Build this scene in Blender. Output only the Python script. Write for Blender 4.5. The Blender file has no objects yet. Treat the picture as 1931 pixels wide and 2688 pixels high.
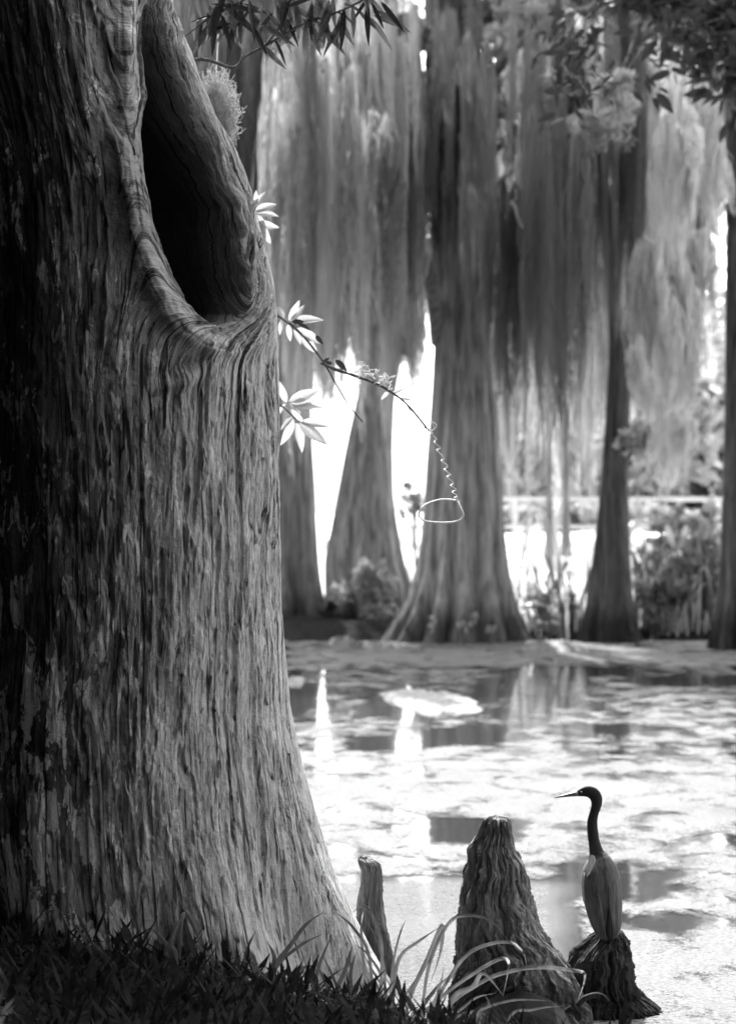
import bpy, math, random
import numpy as np
from mathutils import Vector, Matrix
random.seed(7); RNG = np.random.default_rng(7)
S = bpy.context.scene; C = S.collection
PI = math.pi; R_ = math.radians
# ------------------------------------------------------------------ camera, world, sun, exposure
FPX = 6323.0; CAMZ = 1.9            # focal length in photograph pixels, eye height over the water
cam = bpy.data.cameras.new('camera'); co = bpy.data.objects.new('camera', cam); C.objects.link(co)
co.location = (0, 0, CAMZ); co.rotation_euler = (PI/2, 0, 0)
cam.sensor_fit = 'VERTICAL'; cam.sensor_height = 36; cam.lens = 18/math.tan(R_(12))
cam.clip_end = 5000; cam.clip_start = 0.05
cam.dof.use_dof = True; cam.dof.focus_distance = 8.7; cam.dof.aperture_fstop = 3.3; cam.dof.aperture_blades = 8
S.camera = co
SUN_DIR = Vector((-0.24, 1.0, 1.45)).normalized()
w = bpy.data.worlds.new('World'); S.world = w; w.use_nodes = True
nt = w.node_tree; bgn = nt.nodes['Background']
sky = nt.nodes.new('ShaderNodeTexSky'); sky.sky_type = 'NISHITA'; sky.sun_disc = False
sky.sun_elevation = math.asin(SUN_DIR.z); sky.sun_rotation = math.atan2(SUN_DIR.x, SUN_DIR.y)
sky.dust_density = 3.0
bw = nt.nodes.new('ShaderNodeRGBToBW'); nt.links.new(sky.outputs[0], bw.inputs[0])   # black-and-white film
nt.links.new(bw.outputs[0], bgn.inputs[0]); bgn.inputs[1].default_value = 0.15
sl = bpy.data.lights.new('sun', 'SUN'); so = bpy.data.objects.new('sun', sl); C.objects.link(so)
sl.energy = 2.0; sl.angle = R_(0.5); sl.color = (1, 1, 1)
so.rotation_euler = (-SUN_DIR).to_track_quat('-Z', 'Y').to_euler(); so.location = (-8, 40, 40)
S.view_settings.view_transform = 'Standard'; S.view_settings.look = 'None'
S.view_settings.exposure = 3.1; S.view_settings.gamma = 1.0; S.view_settings.use_curve_mapping = False
S.render.engine = 'CYCLES'
S.cycles.max_bounces = 6; S.cycles.diffuse_bounces = 3; S.cycles.transmission_bounces = 4; S.cycles.transparent_max_bounces = 12
S.cycles.sample_clamp_indirect = 6; S.cycles.use_denoising = True; S.cycles.denoiser = 'OPENIMAGEDENOISE'; S.cycles.denoising_prefilter = 'ACCURATE'

# ------------------------------------------------------------------ helpers
def P(px, py, d):                    # where a pixel of the photograph lies at distance d
    return Vector(((px-965.5)/FPX*d, d, CAMZ-(py-1344)/FPX*d))
def link(o): C.objects.link(o); return o
def mesh_obj(name, V, F, mat=None, parent=None, smooth=True):
    me = bpy.data.meshes.new(name)
    V = np.asarray(V, dtype=np.float32)
    if isinstance(F, np.ndarray):
        n, k = F.shape
        me.vertices.add(len(V)); me.vertices.foreach_set('co', V.ravel())
        me.loops.add(n*k); me.loops.foreach_set('vertex_index', F.astype(np.int32).ravel())
        me.polygons.add(n); me.polygons.foreach_set('loop_start', np.arange(0, n*k, k, dtype=np.int32))
        me.update(calc_edges=True)
    else:
        me.from_pydata(V.tolist(), [], F); me.update()
    if smooth: me.polygons.foreach_set('use_smooth', np.ones(len(me.polygons), dtype=bool))
    if mat: me.materials.append(mat)
    return from_mesh(name, me, parent)
def from_mesh(name, me, parent=None, M=None):
    o = bpy.data.objects.new(name, me); link(o)
    if parent is not None: o.parent = parent
    if M is not None: o.matrix_local = M
    return o
def tag(o, label=None, cat=None, group=None, kind=None):
    for k, v in (('label', label), ('category', cat), ('group', group), ('kind', kind)):
        if v: o[k] = v
    return o
def thing(name, label, cat, loc=(0, 0, 0), group=None, rz=0):
    o = bpy.data.objects.new(name, None); link(o); o.location = loc; o.rotation_euler = (0, 0, rz)
    o.empty_display_size = .2
    return tag(o, label, cat, group)
def grid_faces(nu, nv, wrap=False):   # nv rows of nu verts
    i = np.arange(nu if wrap else nu-1); j = np.arange(nv-1)
    I, J = np.meshgrid(i, j); a = J*nu+I; b = J*nu+(I+1) % nu
    return np.stack([a, b, b+nu, a+nu], -1).reshape(-1, 4)
def hsh(i, j, seed):
    n = (i.astype(np.int64)*374761393 + j.astype(np.int64)*668265263 + seed*982451653) & 0xffffffff
    n = ((n ^ (n >> 13))*1274126177) & 0xffffffff
    n = ((n ^ (n >> 16))*2246822519) & 0xffffffff
    return ((n ^ (n >> 15)) & 0xffffff)/float(0xffffff)
def vn(x, y, seed=0):
    x = np.asarray(x, float); y = np.asarray(y, float)
    xi = np.floor(x); yi = np.floor(y); fx = x-xi; fy = y-yi
    fx = fx*fx*(3-2*fx); fy = fy*fy*(3-2*fy)
    a = hsh(xi, yi, seed); b = hsh(xi+1, yi, seed); c = hsh(xi, yi+1, seed); d = hsh(xi+1, yi+1, seed)
    return (a*(1-fx)+b*fx)*(1-fy)+(c*(1-fx)+d*fx)*fy
def fbm(x, y, seed=0, o=4):
    s = 0; a = .5; t = 0
    for k in range(o):
        s = s+a*vn(x, y, seed+k*17); t += a; a *= .5; x = np.asarray(x)*2.03+3.1; y = np.asarray(y)*2.03+1.7
    return s/t
def sstep(a, b, x):
    t = np.clip((x-a)/(b-a), 0, 1); return t*t*(3-2*t)
def tube(pts, rad, n=6, caps=True):
    pts = [Vector(p) for p in pts]; V = []; F = []; up = None
    for i, p in enumerate(pts):
        t = (pts[min(i+1, len(pts)-1)]-pts[max(i-1, 0)]).normalized()
        if up is None: up = t.orthogonal().normalized()
        up = (up-t*up.dot(t)).normalized(); s = t.cross(up)
        r = rad[i] if hasattr(rad, '__len__') else rad
        for k in range(n):
            a = 2*PI*k/n; V.append(p+up*(r*math.cos(a))+s*(r*math.sin(a)))
    for i in range(len(pts)-1):
        for k in range(n):
            a = i*n+k; b = i*n+(k+1) % n; F.append((a, b, b+n, a+n))
    if caps: F.append(tuple(range(n))[::-1]); F.append(tuple(range((len(pts)-1)*n, len(pts)*n)))
    return V, F
def spline(pts, m=6):                # Catmull-Rom through pts (tuples of any length)
    pts = [np.array(p, float) for p in pts]; out = []
    for i in range(len(pts)-1):
        p0 = pts[max(i-1, 0)]; p1 = pts[i]; p2 = pts[i+1]; p3 = pts[min(i+2, len(pts)-1)]
        for k in range(m):
            t = k/m
            out.append(.5*((2*p1)+(-p0+p2)*t+(2*p0-5*p1+4*p2-p3)*t*t+(-p0+3*p1-3*p2+p3)*t**3))
    out.append(pts[-1]); return out
class MB:                            # collects faces for one mesh
    def __init__(s): s.V = []; s.F = []
    def add(s, V, F):
        b = len(s.V); s.V += [tuple(v) for v in V]; s.F += [tuple(i+b for i in f) for f in F]; return s
    def obj(s, name, mat, parent=None, smooth=True): return mesh_obj(name, s.V, s.F, mat, parent, smooth)

# ------------------------------------------------------------------ materials (all grey: the film was black and white)
def g(v): return (v, v, v, 1)
def new_mat(name):
    m = bpy.data.materials.new(name); m.use_nodes = True
    return m, m.node_tree, m.node_tree.nodes['Principled BSDF']
def nd(t, typ, **k):
    n = t.nodes.new(typ)
    for a, v in k.items(): setattr(n, a, v)
    return n
def vec_scaled(t, sc, uv=None):
    if uv: src = nd(t, 'ShaderNodeUVMap', uv_map=uv).outputs[0]
    else: src = nd(t, 'ShaderNodeTexCoord').outputs['Object']
    mp = nd(t, 'ShaderNodeMapping'); mp.inputs['Scale'].default_value = sc
    t.links.new(src, mp.inputs[0]); return mp.outputs[0]
def noise(t, vec, scale, detail=4, rough=.55, dist=0):
    n = nd(t, 'ShaderNodeTexNoise'); n.inputs['Scale'].default_value = scale; n.inputs['Detail'].default_value = detail
    n.inputs['Roughness'].default_value = rough; n.inputs['Distortion'].default_value = dist
    t.links.new(vec, n.inputs['Vector']); return n.outputs['Fac']
def ramp(t, fac, stops):
    r = nd(t, 'ShaderNodeValToRGB'); e = r.color_ramp.elements
    e[0].position, e[0].color = stops[0][0], g(stops[0][1]); e[1].position, e[1].color = stops[-1][0], g(stops[-1][1])
    for p, v in stops[1:-1]: x = e.new(p); x.color = g(v)
    t.links.new(fac, r.inputs[0]); return r.outputs[0]
def mix(t, fac, a, b, mode='MIX'):
    m = nd(t, 'ShaderNodeMix', data_type='RGBA', blend_type=mode)
    for i, v in ((0, fac), (6, a), (7, b)):
        if isinstance(v, (int, float)): m.inputs[i].default_value = g(v) if i else v
        else: t.links.new(v, m.inputs[i])
    return m.outputs[2]
def bump(t, h, strength, dist, bs, prev=None):
    b = nd(t, 'ShaderNodeBump'); b.inputs['Strength'].default_value = strength; b.inputs['Distance'].default_value = dist
    t.links.new(h, b.inputs['Height'])
    if prev: t.links.new(prev, b.inputs['Normal'])
    t.links.new(b.outputs[0], bs.inputs['Normal']); return b.outputs[0]
def simple(name, lo, hi, rough=.8, sc=(8, 8, 8), nscale=1, bstr=.3, bdist=.01, spec=.3, stops=None, transl=0):
    m, t, b = new_mat(name); v = vec_scaled(t, sc); n = noise(t, v, nscale, 6)
    c = ramp(t, n, stops or [(.3, lo), (.7, hi)]); t.links.new(c, b.inputs['Base Color'])
    b.inputs['Roughness'].default_value = rough; b.inputs['Specular IOR Level'].default_value = spec
    if bstr: bump(t, n, bstr, bdist, b)
    if transl:
        tr = nd(t, 'ShaderNodeBsdfTranslucent'); t.links.new(c, tr.inputs[0])
        ms = nd(t, 'ShaderNodeMixShader'); ms.inputs[0].default_value = transl
        t.links.new(b.outputs[0], ms.inputs[1]); t.links.new(tr.outputs[0], ms.inputs[2])
        t.links.new(ms.outputs[0], t.nodes['Material Output'].inputs[0])
    return m
def hero_bark():
    m, t, b = new_mat('weathered_cypress_bark')
    v1 = vec_scaled(t, (62, 9, 1), 'bark'); v2 = vec_scaled(t, (210, 26, 1), 'bark'); v3 = vec_scaled(t, (15, 6, 1), 'bark')
    v4 = vec_scaled(t, (15, 4.2, 1), 'bark'); v5 = vec_scaled(t, (75, 46, 1), 'bark'); v6 = vec_scaled(t, (3.4, 1.5, 1), 'bark')
    n1 = noise(t, v1, 1, 8, .68, .9); n2 = noise(t, v2, 1, 6, .7, .5); n3 = noise(t, v3, 1, 8, .7, 1.1)
    n4 = noise(t, v4, 1, 9, .64, .9); n5 = noise(t, v5, 1, 7, .75); n6 = noise(t, v6, 1, 3); n7 = noise(t, vec_scaled(t, (9, 7, 1), 'bark'), 1, 7, .7)
    fibre = mix(t, .55, ramp(t, n2, [(.33, .16), (.66, .70)]), ramp(t, n1, [(.34, .14), (.64, .66)]))
    base = mix(t, ramp(t, n7, [(.38, 0), (.62, 1)]), fibre, mix(t, .6, fibre, ramp(t, n3, [(.36, .14), (.6, .72)])))
    # shade painted into the left bark, over dark weathered skin; pale crusty lichen there
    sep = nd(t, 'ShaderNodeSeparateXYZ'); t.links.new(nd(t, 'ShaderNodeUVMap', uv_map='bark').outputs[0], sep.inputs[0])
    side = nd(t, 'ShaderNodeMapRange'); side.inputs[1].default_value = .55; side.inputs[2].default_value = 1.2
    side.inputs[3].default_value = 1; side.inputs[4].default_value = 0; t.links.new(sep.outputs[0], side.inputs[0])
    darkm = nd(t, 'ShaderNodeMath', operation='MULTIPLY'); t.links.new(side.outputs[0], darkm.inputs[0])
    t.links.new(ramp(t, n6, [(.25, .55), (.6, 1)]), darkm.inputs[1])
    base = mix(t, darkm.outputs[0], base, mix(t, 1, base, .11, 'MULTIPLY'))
    low = nd(t, 'ShaderNodeMapRange'); low.inputs[1].default_value = 2.6; low.inputs[2].default_value = .8
    low.inputs[3].default_value = -.07; low.inputs[4].default_value = .012; t.links.new(sep.outputs[1], low.inputs[0])
    ad = nd(t, 'ShaderNodeMath', operation='ADD'); t.links.new(n4, ad.inputs[0]); t.links.new(low.outputs[0], ad.inputs[1])
    ad2 = nd(t, 'ShaderNodeMath', operation='MULTIPLY_ADD'); t.links.new(n5, ad2.inputs[0]); ad2.inputs[1].default_value = .16
    t.links.new(ad.outputs[0], ad2.inputs[2])
    lm = nd(t, 'ShaderNodeMath', operation='MULTIPLY'); t.links.new(ramp(t, ad2.outputs[0], [(.588, 0), (.602, 1)]), lm.inputs[0])
    t.links.new(ramp(t, side.outputs[0], [(.0, .12), (.22, 1)]), lm.inputs[1])
    lich = ramp(t, n5, [(.3, .45), (.7, .75)])
    base = mix(t, lm.outputs[0], base, lich)
    crack = ramp(t, noise(t, vec_scaled(t, (38, 4.6, 1), 'bark'), 1, 7, .68, 1.5), [(.37, .10), (.43, 1)])
    base = mix(t, .85, base, crack, 'MULTIPLY')
    crack2 = ramp(t, noise(t, vec_scaled(t, (46, 1.5, 1), 'bark'), 1, 6, .6, 1.0), [(.385, .06), (.42, 1)]); base = mix(t, .9, base, crack2, 'MULTIPLY')
    hollow_shade = nd(t, 'ShaderNodeAttribute', attribute_name='hollow_shade')      # shade inside the hollow, painted into the bark colour
    base = mix(t, hollow_shade.outputs['Fac'], base, mix(t, 1, base, .05, 'MULTIPLY'))
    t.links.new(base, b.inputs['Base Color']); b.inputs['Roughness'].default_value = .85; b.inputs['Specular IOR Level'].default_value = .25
    p = bump(t, n1, .7, .014, b); p = bump(t, n2, .6, .005, b, p); p = bump(t, n5, .7, .010, b, p); p = bump(t, n7, .7, .03, b, p); p = bump(t, crack2, .7, .008, b, p); bump(t, crack, .8, .010, b, p)
    return m
def moss_mat(name, lo, hi):            # every clump has its own tone: old grey, fresh pale
    m, t, b = new_mat(name); oi = nd(t, 'ShaderNodeObjectInfo'); n = noise(t, vec_scaled(t, (9, 9, 2)), 1, 4)
    geo_r = 0; c = mix(t, n, ramp(t, oi.outputs['Random'], [(0, lo*.55), (1, hi*.8)]), ramp(t, oi.outputs['Random'], [(0, lo), (1, hi)]))
    t.links.new(c, b.inputs['Base Color']); b.inputs['Roughness'].default_value = .95; b.inputs['Specular IOR Level'].default_value = .1
    tr = nd(t, 'ShaderNodeBsdfTranslucent'); t.links.new(c, tr.inputs[0]); ms = nd(t, 'ShaderNodeMixShader'); ms.inputs[0].default_value = .45
    t.links.new(b.outputs[0], ms.inputs[1]); t.links.new(tr.outputs[0], ms.inputs[2]); t.links.new(ms.outputs[0], t.nodes['Material Output'].inputs[0]); return m
def bark_mat(name, lo, hi, sx=30, wet=None):
    m, t, b = new_mat(name)
    v1 = vec_scaled(t, (sx, sx, sx/9)); v2 = vec_scaled(t, (sx*.25, sx*.25, sx*.1))
    n1 = noise(t, v1, 1, 6, .6, .5); n2 = noise(t, v2, 1, 5, .6)
    c = mix(t, n2, ramp(t, n1, [(.3, lo), (.7, hi)]), ramp(t, n1, [(.3, lo*.6), (.75, hi*1.25)]))
    if wet is not None:                # the band that the water keeps wet and stained
        geo = nd(t, 'ShaderNodeNewGeometry'); sp = nd(t, 'ShaderNodeSeparateXYZ'); t.links.new(geo.outputs['Position'], sp.inputs[0])
        a = nd(t, 'ShaderNodeMath', operation='MULTIPLY_ADD'); t.links.new(n2, a.inputs[0]); a.inputs[1].default_value = -wet*1.2; t.links.new(sp.outputs[2], a.inputs[2])
        c = mix(t, ramp(t, a.outputs[0], [(0, .15), (wet*.9, 1)]), mix(t, 1, c, .22, 'MULTIPLY'), c)
    t.links.new(c, b.inputs['Base Color']); b.inputs['Roughness'].default_value = .95; b.inputs['Specular IOR Level'].default_value = .05
    n9 = noise(t, vec_scaled(t, (sx*1.6, sx*1.6, sx*.9)), 1, 5, .7); pb = bump(t, n9, .5, .012*30/sx, b); bump(t, n1, .7, .02*30/sx, b, pb); return m
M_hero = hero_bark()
M_bark = bark_mat('grey_cypress_bark', .08, .36, 14, wet=.45)
M_dbark = bark_mat('dark_cypress_bark', .03, .15, 14, wet=.45)
M_twig = bark_mat('twig_bark', .05, .13, 60)
M_knee = bark_mat('cypress_knee_bark', .06, .27, 75, wet=.24)  # wet base band also paints in the shade at the foot
M_stump = bark_mat('rotten_stump_bark', .015, .07, 55, wet=.12)
M_moss = moss_mat('grey_hanging_moss', .15, .66)
M_moss2 = moss_mat('dark_hanging_moss', .10, .30)
M_pmoss = simple('pale_moss', .5, .7, .9, (9, 9, 9), 1, 0, transl=.5)
M_leaf = simple('pale_shrub_leaf', .24, .46, .45, (30, 30, 30), 1, .1, .002, .4, transl=.45)
M_dleaf = simple('dark_evergreen_leaf', .015, .05, .5, (30, 30, 30), 1, .1, .002, .15, transl=.12)
M_fol = simple('cypress_foliage', .14, .34, .8, (2, 2, 2), 1, 0, transl=.45)
M_oak = simple('dense_oak_foliage', .015, .045, .9, (2, 2, 2), 1, 0, spec=.05, transl=.1)
M_grass = simple('bank_grass', .07, .16, .5, (30, 30, 6), 1, .1, .002, .4, transl=.3)
M_meadow = simple('meadow_grass', .36, .55, .9, (1.5, 1.5, 1.5), 1, .4, .05)
M_reed = simple('pale_reed', .4, .6, .7, (10, 10, 3), 1, .1, .002, transl=.4)
M_wood = simple('sunlit_rail_wood', .45, .65, .7, (3, 30, 30), 1, .2, .004)  # pale tone stands for the sunlight on the rail
M_mud = simple('bank_mud', .008, .03, .95, (9, 9, 9), 1, .8, .03, .03)
M_far = simple('far_wood_foliage', .2, .38, .9, (.6, .6, .6), 1, 0, transl=.3)
M_vine = simple('dry_vine_tendril', .4, .55, .7, (50, 50, 50), 1, .1, .001)
M_bird = simple('slate_plumage', .07, .14, .95, (90, 90, 22), 1, .6, .005, .08)
M_nape = simple('grey_nape_plumage', .035, .07, .95, (80, 80, 30), 1, .4, .003, .08)
M_neck = simple('dark_neck_plumage', .022, .04, .9, (80, 80, 30), 1, .3, .002, .1)
M_breast_rim = simple('sunlit_breast_feather', .45, .6, .7, (60, 60, 20), 1, .2, .002)
M_black = simple('black_flight_feather', .008, .016, .5, (60, 60, 20), 1, .2, .002)
M_bill = simple('heron_bill', .07, .16, .35, (40, 40, 40), 1, 0, spec=.5)
M_eye = simple('heron_eye', .10, .14, .1, (10, 10, 10), 1, 0, spec=.6)

# ------------------------------------------------------------------ the setting: water, weed, ground
def water_mat():
    m, t, b = new_mat('swamp_water'); b.inputs['Base Color'].default_value = g(.018); b.inputs['Roughness'].default_value = .06
    b.inputs['IOR'].default_value = 1.33; b.inputs['Specular IOR Level'].default_value = .5
    v = vec_scaled(t, (1, .6, 1)); n = noise(t, v, 2.2, 3, .5); bump(t, n, .10, .03, b); return m
nx, ny = 2, 2
mesh_obj('water', [(-90, -120, 0), (90, -120, 0), (90, 39, 0), (-90, 39, 0)], [(0, 1, 2, 3)], water_mat(), smooth=False)['kind'] = 'structure'
def weed_surface():
    m, t, b = new_mat('duckweed'); v = vec_scaled(t, (1, 1, 1))
    n1 = noise(t, v, 55, 3, .7); n2 = noise(t, vec_scaled(t, (1, .55, 1)), 3.2, 7, .62, .4); n3 = noise(t, v, .7, 3)
    at = nd(t, 'ShaderNodeAttribute', attribute_name='cover')
    a = nd(t, 'ShaderNodeMath', operation='MULTIPLY_ADD'); t.links.new(n2, a.inputs[0]); a.inputs[1].default_value = 2.3; t.links.new(at.outputs['Fac'], a.inputs[2])
    a2 = nd(t, 'ShaderNodeMath', operation='MULTIPLY_ADD'); t.links.new(n1, a2.inputs[0]); a2.inputs[1].default_value = .55; t.links.new(a.outputs[0], a2.inputs[2])
    al = ramp(t, a2.outputs[0], [(0, 0), (1, 1)])
    mr = nd(t, 'ShaderNodeMapRange'); mr.inputs[1].default_value = 1.68; mr.inputs[2].default_value = 2.05; t.links.new(a2.outputs[0], mr.inputs[0])
    fl = nd(t, 'ShaderNodeAttribute', attribute_name='film'); mx = nd(t, 'ShaderNodeMath', operation='MAXIMUM'); t.links.new(mr.outputs[0], mx.inputs[0]); t.links.new(fl.outputs['Fac'], mx.inputs[1])
    c = mix(t, n3, ramp(t, n1, [(.3, .05), (.7, .125)]), ramp(t, n1, [(.3, .078), (.7, .175)]))
    t.links.new(c, b.inputs['Base Color']); b.inputs['Roughness'].default_value = .95; b.inputs['Specular IOR Level'].default_value = .03
    t.links.new(mx.outputs[0], b.inputs['Alpha']); bump(t, n1, .4, .004, b); return m
def weed_sheet():
    xs = np.concatenate([np.linspace(-30, -9.5, 12), np.linspace(-9, 9, 240), np.linspace(9.6, 40, 20)]); ys = np.linspace(8.3, 35.5, 420)
    X, Y = np.meshgrid(xs, ys)
    px = 965.5+X/Y*FPX; py = 1344+CAMZ/Y*FPX
    cov = .42+.55*(fbm(X*.5, Y*.32, 5, 4)-.5)
    cov += .16*sstep(21, 17, Y)                                    # the middle of the pond is nearly closed over
    cov += .14*sstep(28.5, 31, Y); cov += .06*sstep(19, 22, Y); cov -= .05*sstep(21, 23.5, Y)*sstep(31, 28, Y)*sstep(1700, 1350, px)
    near = sstep(12.6, 12.0, Y+.5*(fbm(X*1.1, Y, 9, 3)-.5)*2)*sstep(1560, 1400, px+60*(fbm(X*3, Y*3, 4)-.5)); cov -= .95*near; film = .93*near*(.8+.4*(fbm(X*1.5, Y*.8, 19, 3)-.5))   # smooth water by the knees, its bright reflection painted as a pale film
    def hole(cx, cy, rx, ry, s):
        return s*np.exp(-(((px-cx)/rx)**2+((py-cy)/ry)**2)**1.6)
    for h in ((1220, 2175, 150, 38, .8), (1000, 1955, 110, 20, .8), (1230, 1935, 120, 26, .7), (1610, 1918, 110, 12, .6), (1050, 1850, 130, 45, .5), (770, 1830, 90, 50, .5),
              (1330, 1850, 150, 60, .35), (1600, 2320, 170, 50, .75), (1000, 2325, 130, 14, .6), (1800, 1790, 160, 14, .6), (1550, 1760, 260, 20, .35), (1450, 1790, 90, 30, .4),
              (1750, 2420, 120, 25, .45)):
        cov -= hole(*h)
    keep = (cov > -.35) | (film > .02)
    me_i = grid_faces(len(xs), 420); kf = keep.ravel()[me_i].any(axis=1)
    V = np.stack([X, Y, np.full_like(X, .006)], -1).reshape(-1, 3)
    o = mesh_obj('duckweed', V, me_i[kf], weed_surface(), smooth=False)
    at = o.data.attributes.new('cover', 'FLOAT', 'POINT'); at.data.foreach_set('value', cov.ravel().astype(np.float32))
    at = o.data.attributes.new('film', 'FLOAT', 'POINT'); at.data.foreach_set('value', film.ravel().astype(np.float32))
    tag(o, 'pale floating duckweed film covering most of the pond', 'duckweed', kind='stuff')
weed_sheet()
def far_ground():
    xs = np.concatenate([np.linspace(-900, -40, 12), np.linspace(-30, 30, 121), np.linspace(40, 900, 12)])
    ys = np.concatenate([np.linspace(33.5, 48, 60), np.linspace(49, 75, 20), np.geomspace(80, 3000, 14)])
    X, Y = np.meshgrid(xs, ys)
    edge = 36.3+1.1*(fbm(X*.35, X*0, 3, 3)-.5)
    Z = -.35+.60*sstep(edge-1.0, edge+.5, Y)+1.35*sstep(38, 56, Y)+.10*(fbm(X*1.2, Y*1.2, 8, 3)-.5)*sstep(900, 30, abs(X))
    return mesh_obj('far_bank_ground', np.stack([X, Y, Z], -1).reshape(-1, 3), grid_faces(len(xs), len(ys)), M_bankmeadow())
def M_bankmeadow():
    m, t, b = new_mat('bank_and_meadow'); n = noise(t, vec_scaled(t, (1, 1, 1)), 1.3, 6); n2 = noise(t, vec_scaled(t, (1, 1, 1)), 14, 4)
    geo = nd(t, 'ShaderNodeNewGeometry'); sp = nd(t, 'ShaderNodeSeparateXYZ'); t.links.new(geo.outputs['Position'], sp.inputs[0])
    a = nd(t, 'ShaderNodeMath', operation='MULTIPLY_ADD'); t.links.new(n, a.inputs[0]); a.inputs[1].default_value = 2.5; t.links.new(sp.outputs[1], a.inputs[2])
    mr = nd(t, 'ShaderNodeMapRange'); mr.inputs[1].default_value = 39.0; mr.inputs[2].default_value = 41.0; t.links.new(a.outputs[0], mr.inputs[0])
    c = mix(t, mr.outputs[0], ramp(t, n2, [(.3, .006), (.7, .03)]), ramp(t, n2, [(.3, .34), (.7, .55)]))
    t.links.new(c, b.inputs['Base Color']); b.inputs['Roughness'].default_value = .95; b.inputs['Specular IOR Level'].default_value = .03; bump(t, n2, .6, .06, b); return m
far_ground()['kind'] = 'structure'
def near_h(X, Y):
    edge = .10+np.maximum(0, 8.4-Y)*.9+.10*(fbm(Y*1.5, X*0+2, 12, 3)-.5)
    h = -.25+.62*sstep(edge+.35, edge-1.1, X)+.12*sstep(-.6, -2.5, X)
    h = h+.42*np.exp(-((X-.54)/.36)**2-((Y-8.75)/.28)**2)+.06*(fbm(X*4, Y*4, 2, 4)-.5)
    return h-.35*sstep(9.6, 11.5, Y)
def near_ground():
    xs = np.linspace(-9, 7, 160); ys = np.linspace(-12, 12, 200); X, Y = np.meshgrid(xs, ys)
    o = mesh_obj('near_bank_ground', np.stack([X, Y, near_h(X, Y)], -1).reshape(-1, 3), grid_faces(160, 200), M_mud)
    o['kind'] = 'structure'
near_ground()

# ------------------------------------------------------------------ the hollow cypress in front
YT = 9.1
SIL = [(-900, 330), (-300, 400), (0, 448), (60, 470), (137, 500), (239, 537), (321, 575), (396, 618), (505, 661), (613, 687), (707, 709), (812, 724), (900, 728), (1200, 731), (1500, 736), (1700, 744),
       (1850, 760), (2000, 792), (2150, 834), (2300, 884), (2400, 925), (2500, 975), (2600, 1038), (2688, 1095), (2850, 1190)]
LEF = [(-900, -120), (0, -90), (900, -95), (1700, -110), (2300, -200), (2688, -280), (2850, -330)]
def zpy(z): return 1344+(CAMZ-z)*FPX/YT
def hero_base(TH, Z):
    py = zpy(Z); sx = np.interp(py, *zip(*SIL)); lx = np.interp(py, *zip(*LEF))
    k = YT/FPX; cx = ((sx+lx)/2-965.5)*k; R = (sx-lx)/2*k
    Rd = np.minimum(R, .62+.35*(R-.62).clip(0))                    # depth radius
    return cx+R*np.sin(TH), YT-Rd*np.cos(TH), R, cx
HOLE = [(398, -200), (398, 60), (402, 150), (406, 250), (386, 340), (392, 430), (401, 500), (418, 590), (442, 660), (470, 730), (500, 790), (530, 825), (565, 850), (600, 858), (630, 848), (655, 825),
        (660, 770), (655, 700), (648, 620), (632, 540), (600, 450), (565, 370), (530, 290), (500, 220), (470, 130), (452, 60), (430, -200)]
def sdf(px, py, poly):
    n = len(poly); d = np.full(px.shape, 1e12); s = np.zeros(px.shape, bool)
    for i in range(n):
        ax, ay = poly[i]; bx, by = poly[(i+1) % n]; ex, ey = bx-ax, by-ay
        wx, wy = px-ax, py-ay; t = np.clip((wx*ex+wy*ey)/(ex*ex+ey*ey), 0, 1)
        d = np.minimum(d, (wx-ex*t)**2+(wy-ey*t)**2)
        c = ((ay > py) != (by > py)); xx = ex*(py-ay)/(ey if ey else 1e-9)+ax
        s ^= c & (px < xx)
    d = np.sqrt(d); return np.where(s, -d, d)
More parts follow.
